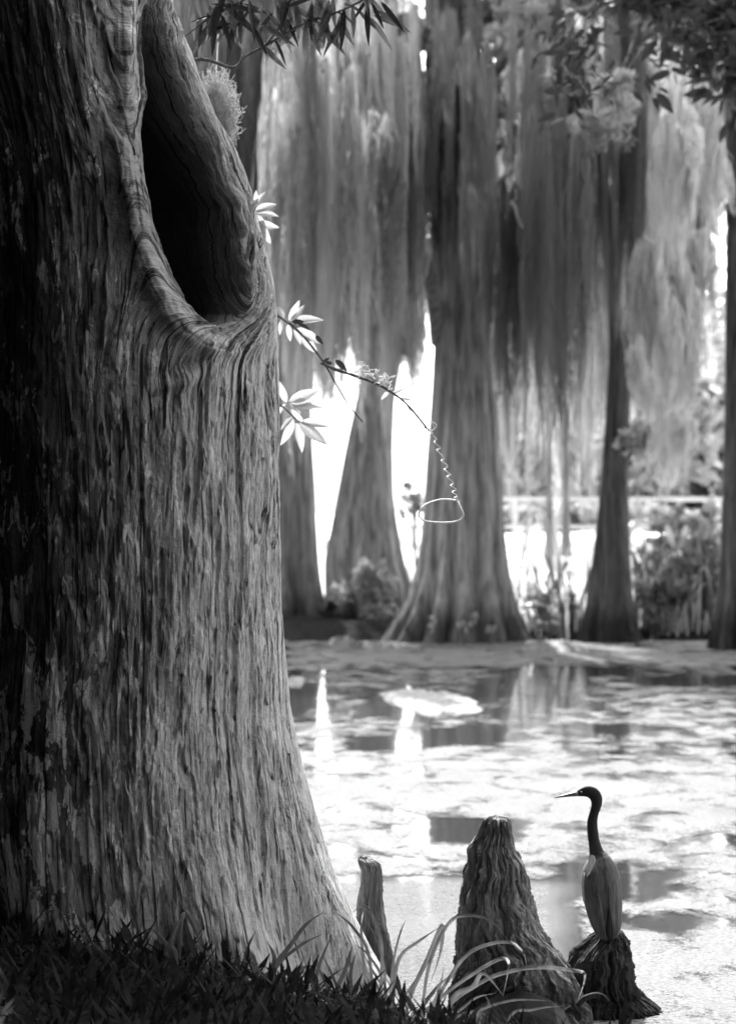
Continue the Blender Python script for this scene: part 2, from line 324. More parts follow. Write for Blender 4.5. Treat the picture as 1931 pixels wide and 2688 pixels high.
def hero_surface(TH, Z, detail=True):
    x, y, R, cx = hero_base(TH, Z)
    px = 965.5+x/y*FPX; py = 1344+(CAMZ-z0(Z))/y*FPX
    pyt = zpy(Z)                                                   # heights as on the axis plane
    front = np.cos(TH) > -.05
    pyt = py; D = np.where(front, sdf(px, pyt, HOLE), 400)
    s = R*TH; low = sstep(1.0, .2, Z)
    # fibres bend round the opening, and fan a little towards the roots
    wgt = np.where(D > 0, np.exp(-D/75), np.exp(-(D/14)**2))*(1-.9*sstep(740, 960, pyt))
    side = np.tanh((px-np.interp(pyt, [-200, 60, 200, 400, 600, 800, 1000], [410, 425, 455, 492, 540, 600, 620]))/(25+.6*np.clip(pyt-780, 0, 400)))
    su = s*(1-.85*wgt)+.85*wgt*side*np.clip(D, -60, 400)*YT/FPX
    su = su+.05*(fbm(s*2.5, Z*1.2, 31, 3)-.5)
    zc = Z+.04*(fbm(s*6, Z*3, 8, 2)-.5)
    rid = 1-abs(2*fbm(su*20, zc*2.1, 3, 3)-1)
    plate = sstep(.49, .53, fbm(su*15, zc*3.6, 41, 4)); pl2 = sstep(.52, .55, fbm(su*34, zc*7, 43, 3))
    fib = fbm(su*70, zc*8, 7, 3)-.5; iso = fbm(s*26, Z*17, 66, 4)-.5
    crack = np.maximum(sstep(.40, .36, fbm(su*27, zc*2.4, 57, 4)), sstep(.36, .33, fbm(su*13, zc*.9, 59, 4))*1.5)
    und = fbm(s*3.2, Z*1.1, 21, 3)-.5; und2 = fbm(s*8, Z*4.5, 25, 3)-.5
    lump = np.exp(-(((px-470)/60)**2+((pyt-985)/50)**2)**2)*.03*np.sin((pyt-985)/18+(px-470)/30)
    lipz = np.exp(-(np.clip(D, 0, 400)/70)**2)
    disp = .045*und+.022*und2+.004*(rid-.7)+.0045*plate+.003*pl2+.006*fib+.007*iso*(1+3*lipz)-.009*crack+lipz*(.035*(fbm(s*9, Z*5, 88, 3)-.5)+.009*(fbm(D*.085, Z*4+px*.01, 91, 4)-.5)*2-.010*sstep(.42, .37, fbm(D*.06, Z*3, 93, 3)))+lump
    disp += .085*low*(np.cos(9*TH+2*np.sin(3*Z))*.5)*(1-np.exp(-((TH-PI/2)/.35)**2))
    # rolled lip, then the cavity
    cham = sstep(62, 0, D)*(D > 0)+(D <= 0)
    lipw = (.12+.88*(1-side)/2)*np.where(pyt > 100, 1, .3+.7*sstep(-100, 100, pyt))
    disp += lipw*(.020*np.exp(-((D-70)/26)**2)-.055*cham**1.4)
    dep = sstep(2, -30, D)*.40+sstep(-4, -120, D)*.14
    disp = disp-dep*(1-.30*(fbm(s*12, Z*6, 77, 4)-.5))
    edge = sstep(PI/2-.02, PI/2-.25, abs(TH))                      # keep the outline where it is
    sc = 1+disp*np.where(abs(TH) < PI/2+.3, .35+.65*edge, .5)/R
    kx = cx+R*np.sin(TH)*sc
    ky = YT+(y-YT)*sc
    return kx, ky, su, D
def z0(Z): return Z
def build_hero():
    root = thing('hollow_cypress', 'huge old cypress trunk with a long dark hollow, nearest tree at left', 'tree', (-.9, YT, .3))
    th = np.concatenate([np.linspace(-PI, -1.95, 24)[:-1], np.linspace(-1.95, 1.95, 520), np.linspace(1.95, PI, 24)[1:]])
    zz = np.concatenate([np.linspace(-.35, 3.98, 860), np.linspace(4.05, 9.0, 26)])
    TH, Z = np.meshgrid(th, zz); X, Y, SU, D = hero_surface(TH, Z)
    V = np.stack([X+.9, Y-YT, Z-.3], -1).reshape(-1, 3)
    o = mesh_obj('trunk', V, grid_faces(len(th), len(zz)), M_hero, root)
    uv = o.data.uv_layers.new(name='bark'); li = np.empty(len(o.data.loops), np.int32); o.data.loops.foreach_get('vertex_index', li)
    U = np.stack([SU+.8, Z], -1).reshape(-1, 2)[li]; uv.data.foreach_set('uv', U.ravel().astype(np.float32))
    at = o.data.attributes.new('hollow_shade', 'FLOAT', 'POINT'); at.data.foreach_set('value', sstep(3, -16, D).ravel().astype(np.float32))
    # loose bark strips that stand proud of the trunk
    for k in range(70):
        t0 = random.uniform(-.75, 1.42); zc = random.uniform(.5, 3.5); L = random.uniform(.10, .42); wd = random.uniform(.008, .022)
        n = 12; z = np.linspace(zc-L/2, zc+L/2, n); q = np.linspace(-1, 1, n)
        prof = np.sqrt(np.clip(1-abs(q)**3, 0, 1))*(.7+.5*np.array([random.random() for _ in range(n)])); prof[0] = prof[-1] = .12
        _, _, R, _ = hero_base(np.full(n, t0), z); dr = np.cumsum(np.array([random.gauss(0, .0035) for _ in range(n)]))
        slope = .10*max(0, .9-zc)
        T = t0+(dr-slope*q*0)/R; TT = np.stack([T-wd*prof/R, T, T+wd*prof/R], 1); ZZ = np.stack([z, z, z], 1)
        x, y, su, D = hero_surface(TT, ZZ)
        if D.min() < 25: continue
        xb, yb, R3, cx3 = hero_base(TT, ZZ); nxv = (x-cx3); nyv = (y-YT); ln = np.sqrt(nxv**2+nyv**2)
        lift = np.array([.0015, .008, .0015])[None, :]*(.6+.8*abs(q)[:, None])
        x = x+nxv/ln*lift; y = y+nyv/ln*lift
        V = np.stack([x+.9, y-YT, ZZ-.3], -1).reshape(-1, 3)
        b = mesh_obj('bark_strip', V, grid_faces(3, n), M_hero, root)
        uvb = b.data.uv_layers.new(name='bark'); li = np.empty(len(b.data.loops), np.int32); b.data.loops.foreach_get('vertex_index', li)
        uvb.data.foreach_set('uv', (np.stack([su+.8+k*.37*0, ZZ], -1).reshape(-1, 2)[li]).ravel().astype(np.float32))
    return root
hero = build_hero()

# ------------------------------------------------------------------ leaves, crowns
def leaf_cloud(centres, n, size, rad, seed, flat=.8, droop=0):     # many leaf-sized faces through a crown's volume
    r = np.random.default_rng(seed); c = np.array(centres, float)
    k = r.integers(0, len(c), n); off = r.normal(size=(n, 3)); off /= np.linalg.norm(off, axis=1)[:, None]
    off *= (r.random(n)**.45)[:, None]*np.array([1, 1, flat]); p = c[k, :3]+off*c[k, 3:4]*rad
    a = r.normal(size=(n, 3)); a[:, 2] -= droop; a /= np.linalg.norm(a, axis=1)[:, None]
    b = np.cross(a, r.normal(size=(n, 3))); b /= np.linalg.norm(b, axis=1)[:, None]
    s = size*(.5+r.random(n))[:, None]
    V = np.stack([p-a*s, p+b*s*.38, p+a*s, p-b*s*.38], 1).reshape(-1, 3)
    return V, np.arange(4*n).reshape(-1, 4)
def crown(name, centres, n, size, mat, parent, seed, flat=.8, droop=0):
    V, F = leaf_cloud(centres, n, size, 1, seed, flat, droop); return mesh_obj(name, V, F, mat, parent, smooth=False)

# ------------------------------------------------------------------ cypresses on the far bank
def far_trunk(prof, d, flute, seed, lean=0, nth=96):
    # prof: (py, left px, right px) from base to top
    prof = sorted(prof, key=lambda p: -p[0]); k = d/FPX
    base = ((prof[0][1]+prof[0][2])/2-965.5)*k
    zs = [CAMZ-(p[0]-1344)*k for p in prof]; zz = np.linspace(zs[0], zs[-1], 150)
    l = np.interp(zz, zs, [(p[1]-965.5)*k for p in prof]); r = np.interp(zz, zs, [(p[2]-965.5)*k for p in prof])
    ker = np.array([1, 2, 3, 2, 1])/9.; pad = lambda v: np.convolve(np.pad(v, 2, 'edge'), ker, 'valid')
    l, r = pad(l), pad(r); th = np.linspace(0, 2*PI, nth, endpoint=False)
    TH, Z = np.meshgrid(th, zz); cx = ((l+r)/2)[:, None]; R = ((r-l)/2)[:, None]
    u = np.cos(TH)*3+10; v = np.sin(TH)*3+10
    lowf = sstep(zs[0]+2.6, zs[0], Z)
    n1 = fbm(TH/(2*PI)*flute+5*np.cos(TH*0), Z*.25+seed, seed, 2); n2 = fbm(u*4, v*4+Z*.4, seed+5, 3)
    fl = .5+.5*np.cos(TH*flute+1.3*np.sin(2*TH+seed)+.4*np.sin(Z*1.1+seed))
    Rr = R*(1-lowf*.34*(1-fl)**1.5-.06*(1-fl)*(1-lowf)+.12*(n2-.5))
    X = cx+Rr*np.cos(TH)-base; Y = Rr*np.sin(TH)*.9
    return np.stack([X, Y, Z], -1).reshape(-1, 3), grid_faces(nth, len(zz), True), base
def limb(parent, pts, r0, r1, mat=None, name='branch', m=5, n=7):
    p = spline(pts, m); V, F = tube([Vector(q) for q in p], np.linspace(r0, r1, len(p)), n); return mesh_obj(name, V, F, mat or M_bark, parent)
def far_cypress(label, d, prof, flute, seed, limbs=(), clumps=(), n=2600, mat=None, size=.11):
    V, F, bx = far_trunk(prof, d, flute, seed)
    t = thing('cypress_tree', label, 'tree', (bx, d, 0), 'cypresses along the far bank')
    mesh_obj('trunk', V, F, M_dbark if 'dark' in label.split('between')[0] and d < 40 else M_bark, t)
    loc = lambda px, py, dd=0: tuple(P(px, py, d)+Vector((-bx, -d+d+dd-0 if False else dd-0, 0))-Vector((0, d, 0)))
    for pts, r0, r1 in limbs: limb(t, [loc(*p) for p in pts], r0, r1)
    if clumps:
        cs = []
        for px, py, rp, dd in clumps:
            q = loc(px, py, dd); cs.append((q[0], q[1], q[2], rp*d/FPX))
        crown('crown', cs, n, size, mat or M_fol, t, seed, .7, .4)
    return t
limb(hero, [(-.1, 0, 5.2), (.5, -1.2, 6.4), (.9, -2.6, 7.2)], .26, .08, M_bark); limb(hero, [(-.3, 0, 6), (-1.5, -1.5, 7.2), (-2.6, -2.4, 7.6)], .24, .08)
r = np.random.default_rng(2); cs = [(r.uniform(-3.8, .7), r.uniform(-6.5, 2), r.uniform(6.0, 9.5), r.uniform(.9, 1.5)) for _ in range(34)]
crown('crown', cs, 16000, .24, M_oak, hero, 5, .6)  # unseen crown, spread wide to block sky light over the trunk
TOP = -1900
far_cypress('straight cypress trunk on the far bank just right of the hollow tree', 38.6,
    [(1665, 600, 905), (1640, 610, 880), (1590, 628, 858), (1500, 640, 842), (1300, 640, 830), (1000, 645, 815), (500, 640, 795), (0, 640, 785), (TOP, 670, 750)], 9, 11,
    [([(760, -300), (880, -420, .5), (1050, -470, 1)], .16, .05), ([(690, 120), (830, 60, -.8), (960, 20, -1.4)], .09, .03)],
    [(700, -520, 190, 0), (860, -480, 160, 1), (560, -420, 180, -1), (720, -900, 260, 0), (900, -760, 200, 1), (560, -800, 240, 0), (860, 60, 90, -1), (960, 30, 80, -1.4), (660, 30, 90, -1)], 5200)
far_cypress('leaning snag cypress with a broken mossy top between two tall cypresses', 38.2,
    [(1668, 842, 1115), (1620, 850, 1090), (1540, 852, 1085), (1470, 853, 1062), (1400, 868, 1048), (1300, 886, 1032), (1180, 908, 1030), (1050, 935, 1036), (900, 962, 1062), (750, 968, 1090), (640, 975, 1085), (590, 985, 1070), (560, 1000, 1048)], 8, 23,
    [([(1020, 620), (1000, 585, -.2), (965, 605, -.4), (958, 650, -.5)], .16, .05), ([(985, 1130), (960, 1060, -.3), (950, 1020, -.35)], .10, .03)])
far_cypress('tallest cypress with fluted spreading base in the middle of the far bank', 35.6,
    [(1700, 985, 1402), (1680, 1000, 1392), (1640, 1030, 1372), (1580, 1066, 1350), (1500, 1090, 1332), (1400, 1105, 1322), (1250, 1118, 1312), (1050, 1132, 1300), (850, 1142, 1284), (600, 1130, 1270), (300, 1118, 1262), (0, 1108, 1256), (TOP, 1130, 1210)], 13, 37,
    [([(1150, 900), (1125, 740, -.6), (1085, 630, -.9), (1068, 585, -1)], .13, .05), ([(1240, -200), (1420, -330, .6), (1640, -360, 1)], .2, .06), ([(1130, -260), (1000, -330, -.8), (840, -330, -1.2)], .17, .05), ([(1250, 260), (1330, 170, -1), (1420, 110, -1.5), (1530, 90, -2)], .11, .03)],
    [(1180, -700, 260, 0), (1400, -560, 230, 1), (1600, -520, 220, 1.5), (980, -520, 220, -1), (1180, -1200, 320, 0), (1380, -1000, 280, 0), (980, -950, 280, 0), (1290, 60, 80, -.5), (1390, 90, 90, -1), (1060, 110, 70, -.6), (1230, -100, 120, -1), (1020, -60, 110, -1)], 7200)
far_cypress('slim dark cypress with forked foot standing in the water at right', 35.2,
    [(1712, 1496, 1704), (1690, 1512, 1690), (1640, 1526, 1672), (1560, 1542, 1660), (1450, 1556, 1652), (1300, 1572, 1648), (1100, 1588, 1652), (900, 1598, 1662), (600, 1590, 1665), (300, 1585, 1660), (0, 1580, 1655), (TOP, 1590, 1630)], 7, 49,
    [([(1640, 1190), (1690, 1160, -.3), (1745, 1140, -.5)], .10, .03), ([(1650, -150), (1780, -260, .5), (1900, -280, .8)], .15, .05), ([(1590, -60), (1480, -160, -.6), (1380, -160, -1)], .13, .04)],
    [(1620, -560, 220, 0), (1800, -420, 200, 0), (1450, -400, 190, -1), (1620, -950, 270, 0), (1830, -800, 240, 1), (1690, 40, 90, -.6), (1790, 90, 100, -1), (1560, 20, 90, -1)], 5600)
far_cypress('dark cypress trunk cut by the right edge of the frame', 33.5,
    [(1725, 1850, 2200), (1640, 1872, 2150), (1500, 1890, 2110), (1200, 1900, 2090), (700, 1905, 2080), (0, 1910, 2060), (TOP, 1930, 2030)], 9, 61,
    [([(1930, -100), (1800, -220, -.6), (1680, -240, -1)], .16, .05), ([(1915, 330), (1850, 250, -.7), (1790, 220, -1)], .09, .03)],
    [(1980, -450, 240, 0), (1780, -330, 200, -1), (1980, -900, 280, 0), (1840, 60, 130, -1), (1900, 160, 120, -1.2), (1760, -40, 120, -1)], 4800)
for i, (px, d, label) in enumerate(((300, 40.5, 'cypress on the far bank wholly behind the hollow tree, farther left'), (505, 38.0, 'cypress on the far bank behind the upper edge of the hollow tree'))):
    far_cypress(label, d, [(1655, px-120, px+120), (1600, px-90, px+92), (1450, px-72, px+74), (1000, px-62, px+62), (0, px-56, px+56), (TOP, px-30, px+30)], 9, 101+i, (), [(px, -500, 240, 0), (px-140, -350, 180, 1), (px+130, -330, 180, -1), (px, -900, 260, 0)], 3600)
# paler trunks farther back
for i, (label, d, l, r, b, sd) in enumerate((('left one of two thin hazy trunks between the tallest cypress and the slim dark one', 43, 1434, 1446, 1420, 71),
    ('right one of two thin hazy trunks between the tallest cypress and the slim dark one', 44, 1477, 1491, 1420, 83), ('hazy cypress trunk behind the broken snag', 52, 985, 1022, 1410, 97))):
    far_cypress(label, d, [(b+40, l-9, r+9), (b, l-6, r+6), (b-120, l-2, r+2), (600, l, r), (0, l, r), (TOP, l+1, r-1)], 5, sd, (),
        [((l+r)/2, -500, 260, 0), ((l+r)/2-150, -200, 170, 0), ((l+r)/2+160, -260, 180, 0), ((l+r)/2, 60, 120, 0)], 3000)

# ------------------------------------------------------------------ hanging moss
def moss_mesh(nm, n, width, L, seed, mat, sw=.011):
    r = np.random.default_rng(seed); V = []; F = []; seg = 8
    def strand(path, z, ln, wd, dx, dy, t0):
        ph = r.uniform(0, 6.28); am = r.uniform(.01, .05); ang = r.uniform(0, PI); fr = r.uniform(5, 13); jx = jy = 0.
        for q in range(seg+1):
            t = t0+(1-t0)*q/seg; bul = math.sin(PI*min(1, t*1.15+.08))**.8
            jx += r.normal()*.011; jy += r.normal()*.011
            px = path(t, 0)+dx*bul+am*math.sin(ph+t*fr)+jx; py = path(t, 1)+dy*bul+am*math.cos(ph*1.7+t*fr)+jy
            h = wd*(1-.65*q/seg)*r.uniform(.45, 1.5); ex = math.cos(ang+t*4)*h; ey = math.sin(ang+t*4)*h; b = len(V); zz = z-ln*(t+.02*r.normal())
            V.extend([(px-ex, py-ey, zz), (px+ex, py+ey, zz-.02*L*r.normal()*.3)])
            if q: F.append((b-2, b-1, b+1, b))
    for k in range(9):                                             # tapering tassels hung side by side
        u = r.uniform(-1, 1); x0 = u*width/2; y0 = r.normal()*width*.25; top = -L*.5*r.random()**2; ln = (L+top)*(.35+.65*r.random()); w_ = width*r.uniform(.05, .16)
        a1, a2, p1, p2 = r.uniform(.02, .10), r.uniform(.02, .08), r.uniform(0, 6), r.uniform(0, 6)
        path = lambda t, ax, x0=x0, y0=y0, a1=a1, a2=a2, p1=p1, p2=p2: (x0, y0)[ax]+a1*math.sin(p1+3.2*t+ax)+a2*t*math.sin(p2+7*t+2*ax)
        for j in range(n//9):
            t0 = 0 if r.random() < .55 else r.uniform(0, .6); le = r.uniform(.3, 1)**.8
            strand(path, top, ln*max(le, t0+.15), sw*r.uniform(.4, 1.4), r.normal()*w_, r.normal()*w_*.8, t0)
    me = bpy.data.meshes.new(nm); me.from_pydata(V, [], F); me.update(); me.materials.append(mat)
    return me
PRO = [moss_mesh('spanish_moss', 300, .62, 1.0, 100+i, M_moss) for i in range(9)]
PROD = [moss_mesh('spanish_moss', 300, .62, 1.0, 130+i, M_moss2) for i in range(6)]
def moss(px, py0, py1, wpx, d, label, group, dark=False):
    pr = random.choice(PROD if dark else PRO); p = P(px, py0, d); L = 1.22*(py1-py0)*d/FPX; wd = wpx*d/FPX
    o = from_mesh('spanish_moss', pr); o.location = p; o.rotation_euler = (0, 0, random.uniform(-.5, .5)+random.choice((0, PI)))
    o.scale = (wd/.62, wd/.62*.8, L/1.0)
    return tag(o, label, 'hanging moss', group)
GA = 'moss curtains hanging left of the tallest cypress'; GB = 'moss curtains hanging between the tallest cypress and the slim dark cypress'; GC = 'pale moss curtains hanging at the right'; GD = 'moss streamers hanging over the tallest trunk'
LA = 'soft grey moss curtain hanging over the pond left of the tallest cypress'; LB = 'grey moss curtain hanging between the tallest cypress and the slim dark one'
LC = 'pale moss curtain hanging right of the slim dark cypress'; LD = 'thin moss streamer hanging across the tallest cypress trunk'
for k in range(84):
    px = random.uniform(735, 1095); top = random.uniform(-80, 420); bot = random.uniform(760, 1040) if px > 940 else random.uniform(860, 1140)
    if 835 < px < 960: bot = random.uniform(760, 1080)
    if 1030 < px: bot = min(bot, random.uniform(700, 1000))
    moss(px, top, bot, random.uniform(45, 110), random.uniform(29, 37.3) if px < 960 or random.random() < .6 else random.uniform(38.6, 42), LA, GA)
PROL = [moss_mesh('spanish_moss', 200, .62, 1.0, 160+i, M_pmoss) for i in range(4)]
for k in range(34):
    px = random.choice((random.uniform(735, 835), random.uniform(735, 850), random.uniform(925, 1000), random.uniform(1000, 1125))); p0 = random.uniform(480, 760)
    o = moss(px, p0, p0+random.uniform(180, 360), random.uniform(25, 60), random.uniform(36.6, 41), 'bright thin moss streamer reaching low between the straight trunk and the tallest cypress', 'bright thin moss streamers left of the tallest cypress'); o.data = random.choice(PROL)
for k in range(30):
    px = random.uniform(470, 730) if k < 22 else random.uniform(120, 470); moss(px, random.uniform(-260, 120), random.uniform(700, 980), random.uniform(60, 120), random.uniform(33, 41), 'grey moss curtain half hidden behind the upper edge of the hollow tree', 'moss curtains behind the hollow tree', px < 640 and random.random() < .6)
for (px, t0, b0, wd) in ((985, 545, 840, 70), (1030, 520, 930, 80), (1065, 560, 900, 60), (1010, 640, 1010, 60), (1090, 600, 1040, 40)):
    moss(px, t0, b0, wd, 37.2, 'grey moss draped over the broken top of the leaning snag', 'moss drapes on the leaning snag')
for k in range(14):
    moss(random.uniform(1090, 1290), random.uniform(-60, 200), random.uniform(430, 760), random.uniform(30, 80), random.uniform(33, 34.6), LD, GD, random.random() < .5)
for k in range(46):
    px = random.uniform(1300, 1590)
    moss(px, random.uniform(455, 600) if abs(px-1312) < 28 else random.uniform(-100, 330), random.uniform(850, 1230) if px < 1470 else random.uniform(760, 1080), random.uniform(40, 95), random.uniform(31, 43), LB, GB, random.random() < .55)
for k in range(12):
    moss(random.uniform(1560, 1700), random.uniform(-60, 350), random.uniform(760, 1010), random.uniform(40, 80), random.uniform(31, 34.4), 'grey moss curtain draped around the slim dark cypress trunk', 'moss curtains around the slim dark cypress', random.random() < .5)
PROR = [moss_mesh('spanish_moss', 420, .62, 1.0, 180+i, M_pmoss) for i in range(5)]
for (px, t, b, wd, lb) in ((1715, 200, 760, 100, 'broad pale moss curtain starting below the small dark leaf spray at upper right'), (1740, 560, 1090, 95, 'long pale moss curtain in the middle right, ending above the rail'), (1705, 640, 1130, 75, 'pale moss curtain brushing the right side of the slim dark cypress'), (1775, 250, 700, 100, 'short broad pale moss curtain at upper right'),
    (1760, 700, 1250, 85, 'pale moss curtain that reaches lowest over the right-hand rail'), (1800, 520, 1090, 95, 'pale moss curtain right of the longest ones, over the far wood'), (1830, 200, 620, 100, 'pale moss curtain second from the right edge trunk, high up'), (1870, 260, 520, 90, 'short pale moss curtain beside the trunk cut by the right edge'),
    (1730, 1000, 1220, 55, 'small low moss tuft left of the lowest pale curtain'), (1775, 1060, 1260, 70, 'small low moss tuft just above the right-hand rail'), (1690, 880, 1110, 70, 'narrow pale moss tuft at the stub branch of the slim dark cypress'), (1840, 600, 940, 75, 'pale moss curtain hanging before the far wood near the right edge')):
    moss(px, t, b, wd, random.uniform(30, 33), lb, GC).data = random.choice(PROR)
for (px, t, b, wd, d, lb) in ((1400, 280, 1160, 80, 31, 'dark ragged moss tassel reaching lowest right of the tallest cypress'), (1478, 200, 1010, 70, 30.5, 'dark narrow moss tassel left of the slim dark cypress'), (1532, 330, 900, 80, 30, 'dark broad moss tassel close to the slim dark cypress'), (1245, 60, 690, 60, 31, 'dark moss tassel on the right half of the tallest trunk'), (1345, 430, 960, 55, 31.5, 'dark moss tassel next to the right side of the tallest trunk'), (905, 260, 700, 60, 31, 'dark moss tassel above the broken snag, left side'), (1060, 240, 640, 60, 31, 'dark moss tassel just left of the tallest trunk')):
    moss(px, t, b, wd, d, lb, None, True)
def spray(label, px, py, rx, ry, d, seed, n=520, sz=.075):
    o0 = P(px, py, d); t = thing('leaf_spray', label, 'foliage', o0, 'sunlit leaf sprays among the moss'); r = np.random.default_rng(seed); k = d/FPX; cs = []; mb = MB()
    for q in range(9):
        c = (r.normal()*rx*k*.55, r.normal()*.3, r.normal()*ry*k*.55); cs.append((*c, r.uniform(.10, .26))); mb.add(*tube(spline([(-rx*k*.2, 0, ry*k*.9), (c[0]*.4, c[1], c[2]*.3+.1), c], 3), .012, 4))
    mb.obj('branch', M_twig, t); crown('foliage', cs, n, sz, M_leaf, t, seed, .8, .3)
for a_ in (('pale sunlit leaf spray among moss above the straight trunk', 850, 225, 60, 60, 31.5, 1), ('sunlit leaf spray at the top left of the tallest cypress', 1010, 140, 60, 60, 32, 2), ('sunlit leaf spray at the top just right of the tallest cypress', 1320, 60, 55, 70, 33, 3), ('bright leaf spray in the gap right of the tallest cypress', 1312, 300, 26, 90, 35, 4),
    ('pale leaf spray below the dark leafy twig at upper right', 1545, 320, 45, 50, 31, 5), ('grey leaf spray at upper right between dark leaves and pale moss', 1620, 260, 55, 70, 30.5, 6), ('pale leaf spray over the pale moss at right', 1700, 1130, 60, 30, 34.5, 7), ('leaf spray above the rail near the right edge', 1830, 1080, 60, 50, 40, 8), ('pale leaf spray beside the snag above the vine', 1075, 880, 22, 40, 38, 9), ('pale leaf spray over the straight trunk beside the hollow tree', 760, 620, 40, 70, 37, 10)): spray(*a_)
# a few farther curtains close the view above the meadow
for k in range(42):
    px = random.uniform(760, 1930)
    if 1240 < px < 1345 or 880 < px < 930: px += 110
    moss(px, random.uniform(-150, 200), (random.uniform(700, 960) if px < 1090 else random.uniform(800, 1270)) if px < 1090 or px > 1320 else 500, random.uniform(90, 190), random.uniform(43, 54), 'hazy far moss curtain hanging behind the far-bank cypresses', 'farther moss curtains behind the cypresses')

# ------------------------------------------------------------------ woods, rail, shrubs, reeds on the far side
def woods():
    r = np.random.default_rng(5); cs = []
    for k in range(70):
        px = r.uniform(1290, 2500); d = r.uniform(80, 105); top = r.uniform(760, 1120)
        for q in range(3): cs.append((*P(px+r.normal()*20, top+q*(1330-top)/3+60, d), r.uniform(1.6, 2.6)))
    V, F = leaf_cloud(cs, 26000, .42, 1, 6); tag(mesh_obj('distant_woods', V, F, M_far, smooth=False), 'far wood behind the rail at right', 'woods', kind='stuff')
woods()
def box(x0, x1, y0, y1, z0_, z1):
    V = [(x, y, z) for z in (z0_, z1) for y in (y0, y1) for x in (x0, x1)]
    return V, [(0, 2, 3, 1), (4, 5, 7, 6), (0, 1, 5, 4), (2, 6, 7, 3), (0, 4, 6, 2), (1, 3, 7, 5)]
def railing():
    a = P(1050, 1310, 50); b = P(2100, 1312, 50); t = thing('boardwalk_railing', 'pale wooden rail running behind the cypresses at right', 'railing', (a.x, 50, 0))
    L = b.x-a.x; zr = a.z
    mesh_obj('top_rail', *box(0, L, -.05, .05, zr-.05, zr+.045), M_wood, t, False)
    mesh_obj('lower_rail', *box(0, L, -.03, .03, zr-.62, zr-.54), M_wood, t, False)
    x = .3
    pm = None
    while x < L:
        if pm is None: o = mesh_obj('post', *box(-.05, .05, .04, .14, .9, zr-.02), M_wood, t, False); pm = o.data
        else: o = from_mesh('post', pm, t)
        o.location = (x, .012, 0); x += 2.1
railing()
def shrub(label, px, py, rp, d, n, mat, size, seed, group=None, stems=5, cat='shrub', name='shrub', base=None):
    p = P(px, py, d); R = rp*d/FPX; zb = (CAMZ-(base-1344)/FPX*d) if base else p.z-R
    t = thing(name, label, cat, (p.x, d, zb), group); r = np.random.default_rng(seed); h = p.z-zb
    cs = []; mb = MB()
    for k in range(stems):
        a = r.uniform(0, 6.28); q = (math.cos(a)*R*.7*r.random(), math.sin(a)*R*.6*r.random(), h+R*r.uniform(-.7, .7)); cs += [(q[0]*f_+r.normal()*R*.18, q[1]*f_+r.normal()*R*.18, q[2]*f_+r.normal()*R*.25, R*r.uniform(.14, .36)) for f_ in (1, .95, .8)]
        mb.add(*tube(spline([(q[0]*.1, q[1]*.1, -.05), (q[0]*.5, q[1]*.5, q[2]*.55), q], 3), .012, 5))
    mb.obj('stems', M_twig, t)
    crown('foliage', cs, n, size, mat, t, seed, .9); return t
shrub('sunlit pale shrub at the water edge between tallest and slim dark cypress', 1425, 1600, 62, 36.2, 420, M_leaf, .07, 1, None, 8, base=1690)
shrub('pale shrub clump pressed against left side of slim dark cypress foot', 1490, 1580, 50, 36.6, 300, M_fol, .06, 2, None, 7, base=1690)
for i, (px, py, rp, m, sz, lab) in enumerate(((1720, 1560, 75, M_fol, .06, 'grey-leaved shrub just right of the slim dark cypress'), (1790, 1470, 90, M_fol, .07, 'tall twiggy shrub below the pale rail at right'),
    (1860, 1570, 95, M_oak, .07, 'dark bushy shrub beside the right edge of the frame'), (1900, 1450, 90, M_fol, .07, 'light topped shrub against the right edge trunk'), (1780, 1625, 70, M_oak, .06, 'low dark shrub at the waterline at right'), (1740, 1440, 80, M_fol, .07, 'tall grey bush reaching up to the pale rail right of the slim dark cypress'), (1830, 1410, 85, M_fol, .07, 'tall grey bush reaching the rail below the broad leaved plant'), (1915, 1540, 80, M_fol, .07, 'grey bush in the lower right corner of the far bank'), (1700, 1620, 60, M_oak, .06, 'low dark shrub beside the forked foot of the slim dark cypress'),
    (1690, 1490, 45, M_leaf, .06, 'small bright shrub close to right side of slim dark cypress'))):
    shrub(lab, px, py, rp*1.15, 36.2+.25*i, 900, m, sz, 20+i, 'shrubs on the far bank at right', 8, base=1700)
M_fern = simple('fern_frond', .3, .5, .8, (3, 3, 3), 1, 0, transl=.45)
shrub('feathery grey fern mass in front of the broken snag', 965, 1545, 100, 37.2, 1300, M_fern, .08, 41, None, 9, 'fern', 'fern', base=1665)
shrub('dark low growth between the straight trunk and the snag', 880, 1620, 42, 37.4, 420, M_oak, .05, 43, None, 5, base=1665)
for i, (px, py, rp, lab) in enumerate(((1137, 1638, 17, 'small pale leafy plant on the left root of the tallest cypress'), (1215, 1640, 16, 'small pale plant at the centre of the tallest cypress foot'), (1243, 1628, 15, 'small upright pale plant right of centre on the tallest cypress foot'), (1287, 1645, 9, 'tiny pale plant on the right root of the tallest cypress'))):
    shrub(lab, px, py, rp, 34.3, 34, M_leaf, .045, 60+i, 'small plants on the tallest cypress foot', 3, 'plant', 'small_plant', base=1690)
def hedge():
    a = P(1270, 1390, 53); r = np.random.default_rng(12); t = thing('hedge', 'low grey hedge under the pale boardwalk rail', 'hedge', (a.x, 53, a.z)); L = P(2200, 1390, 53).x-a.x
    cs = [(r.uniform(0, L), r.normal()*.25, r.uniform(.05, .42), .28) for _ in range(70)]; crown('foliage', cs, 6500, .10, M_fol, t, 3, .8)
    mb = MB()
    for c in cs[::4]: mb.add(*tube([(c[0], c[1], -.3), (c[0]+.05, c[1], c[2])], .015, 4))
    mb.obj('stems', M_twig, t)
hedge()
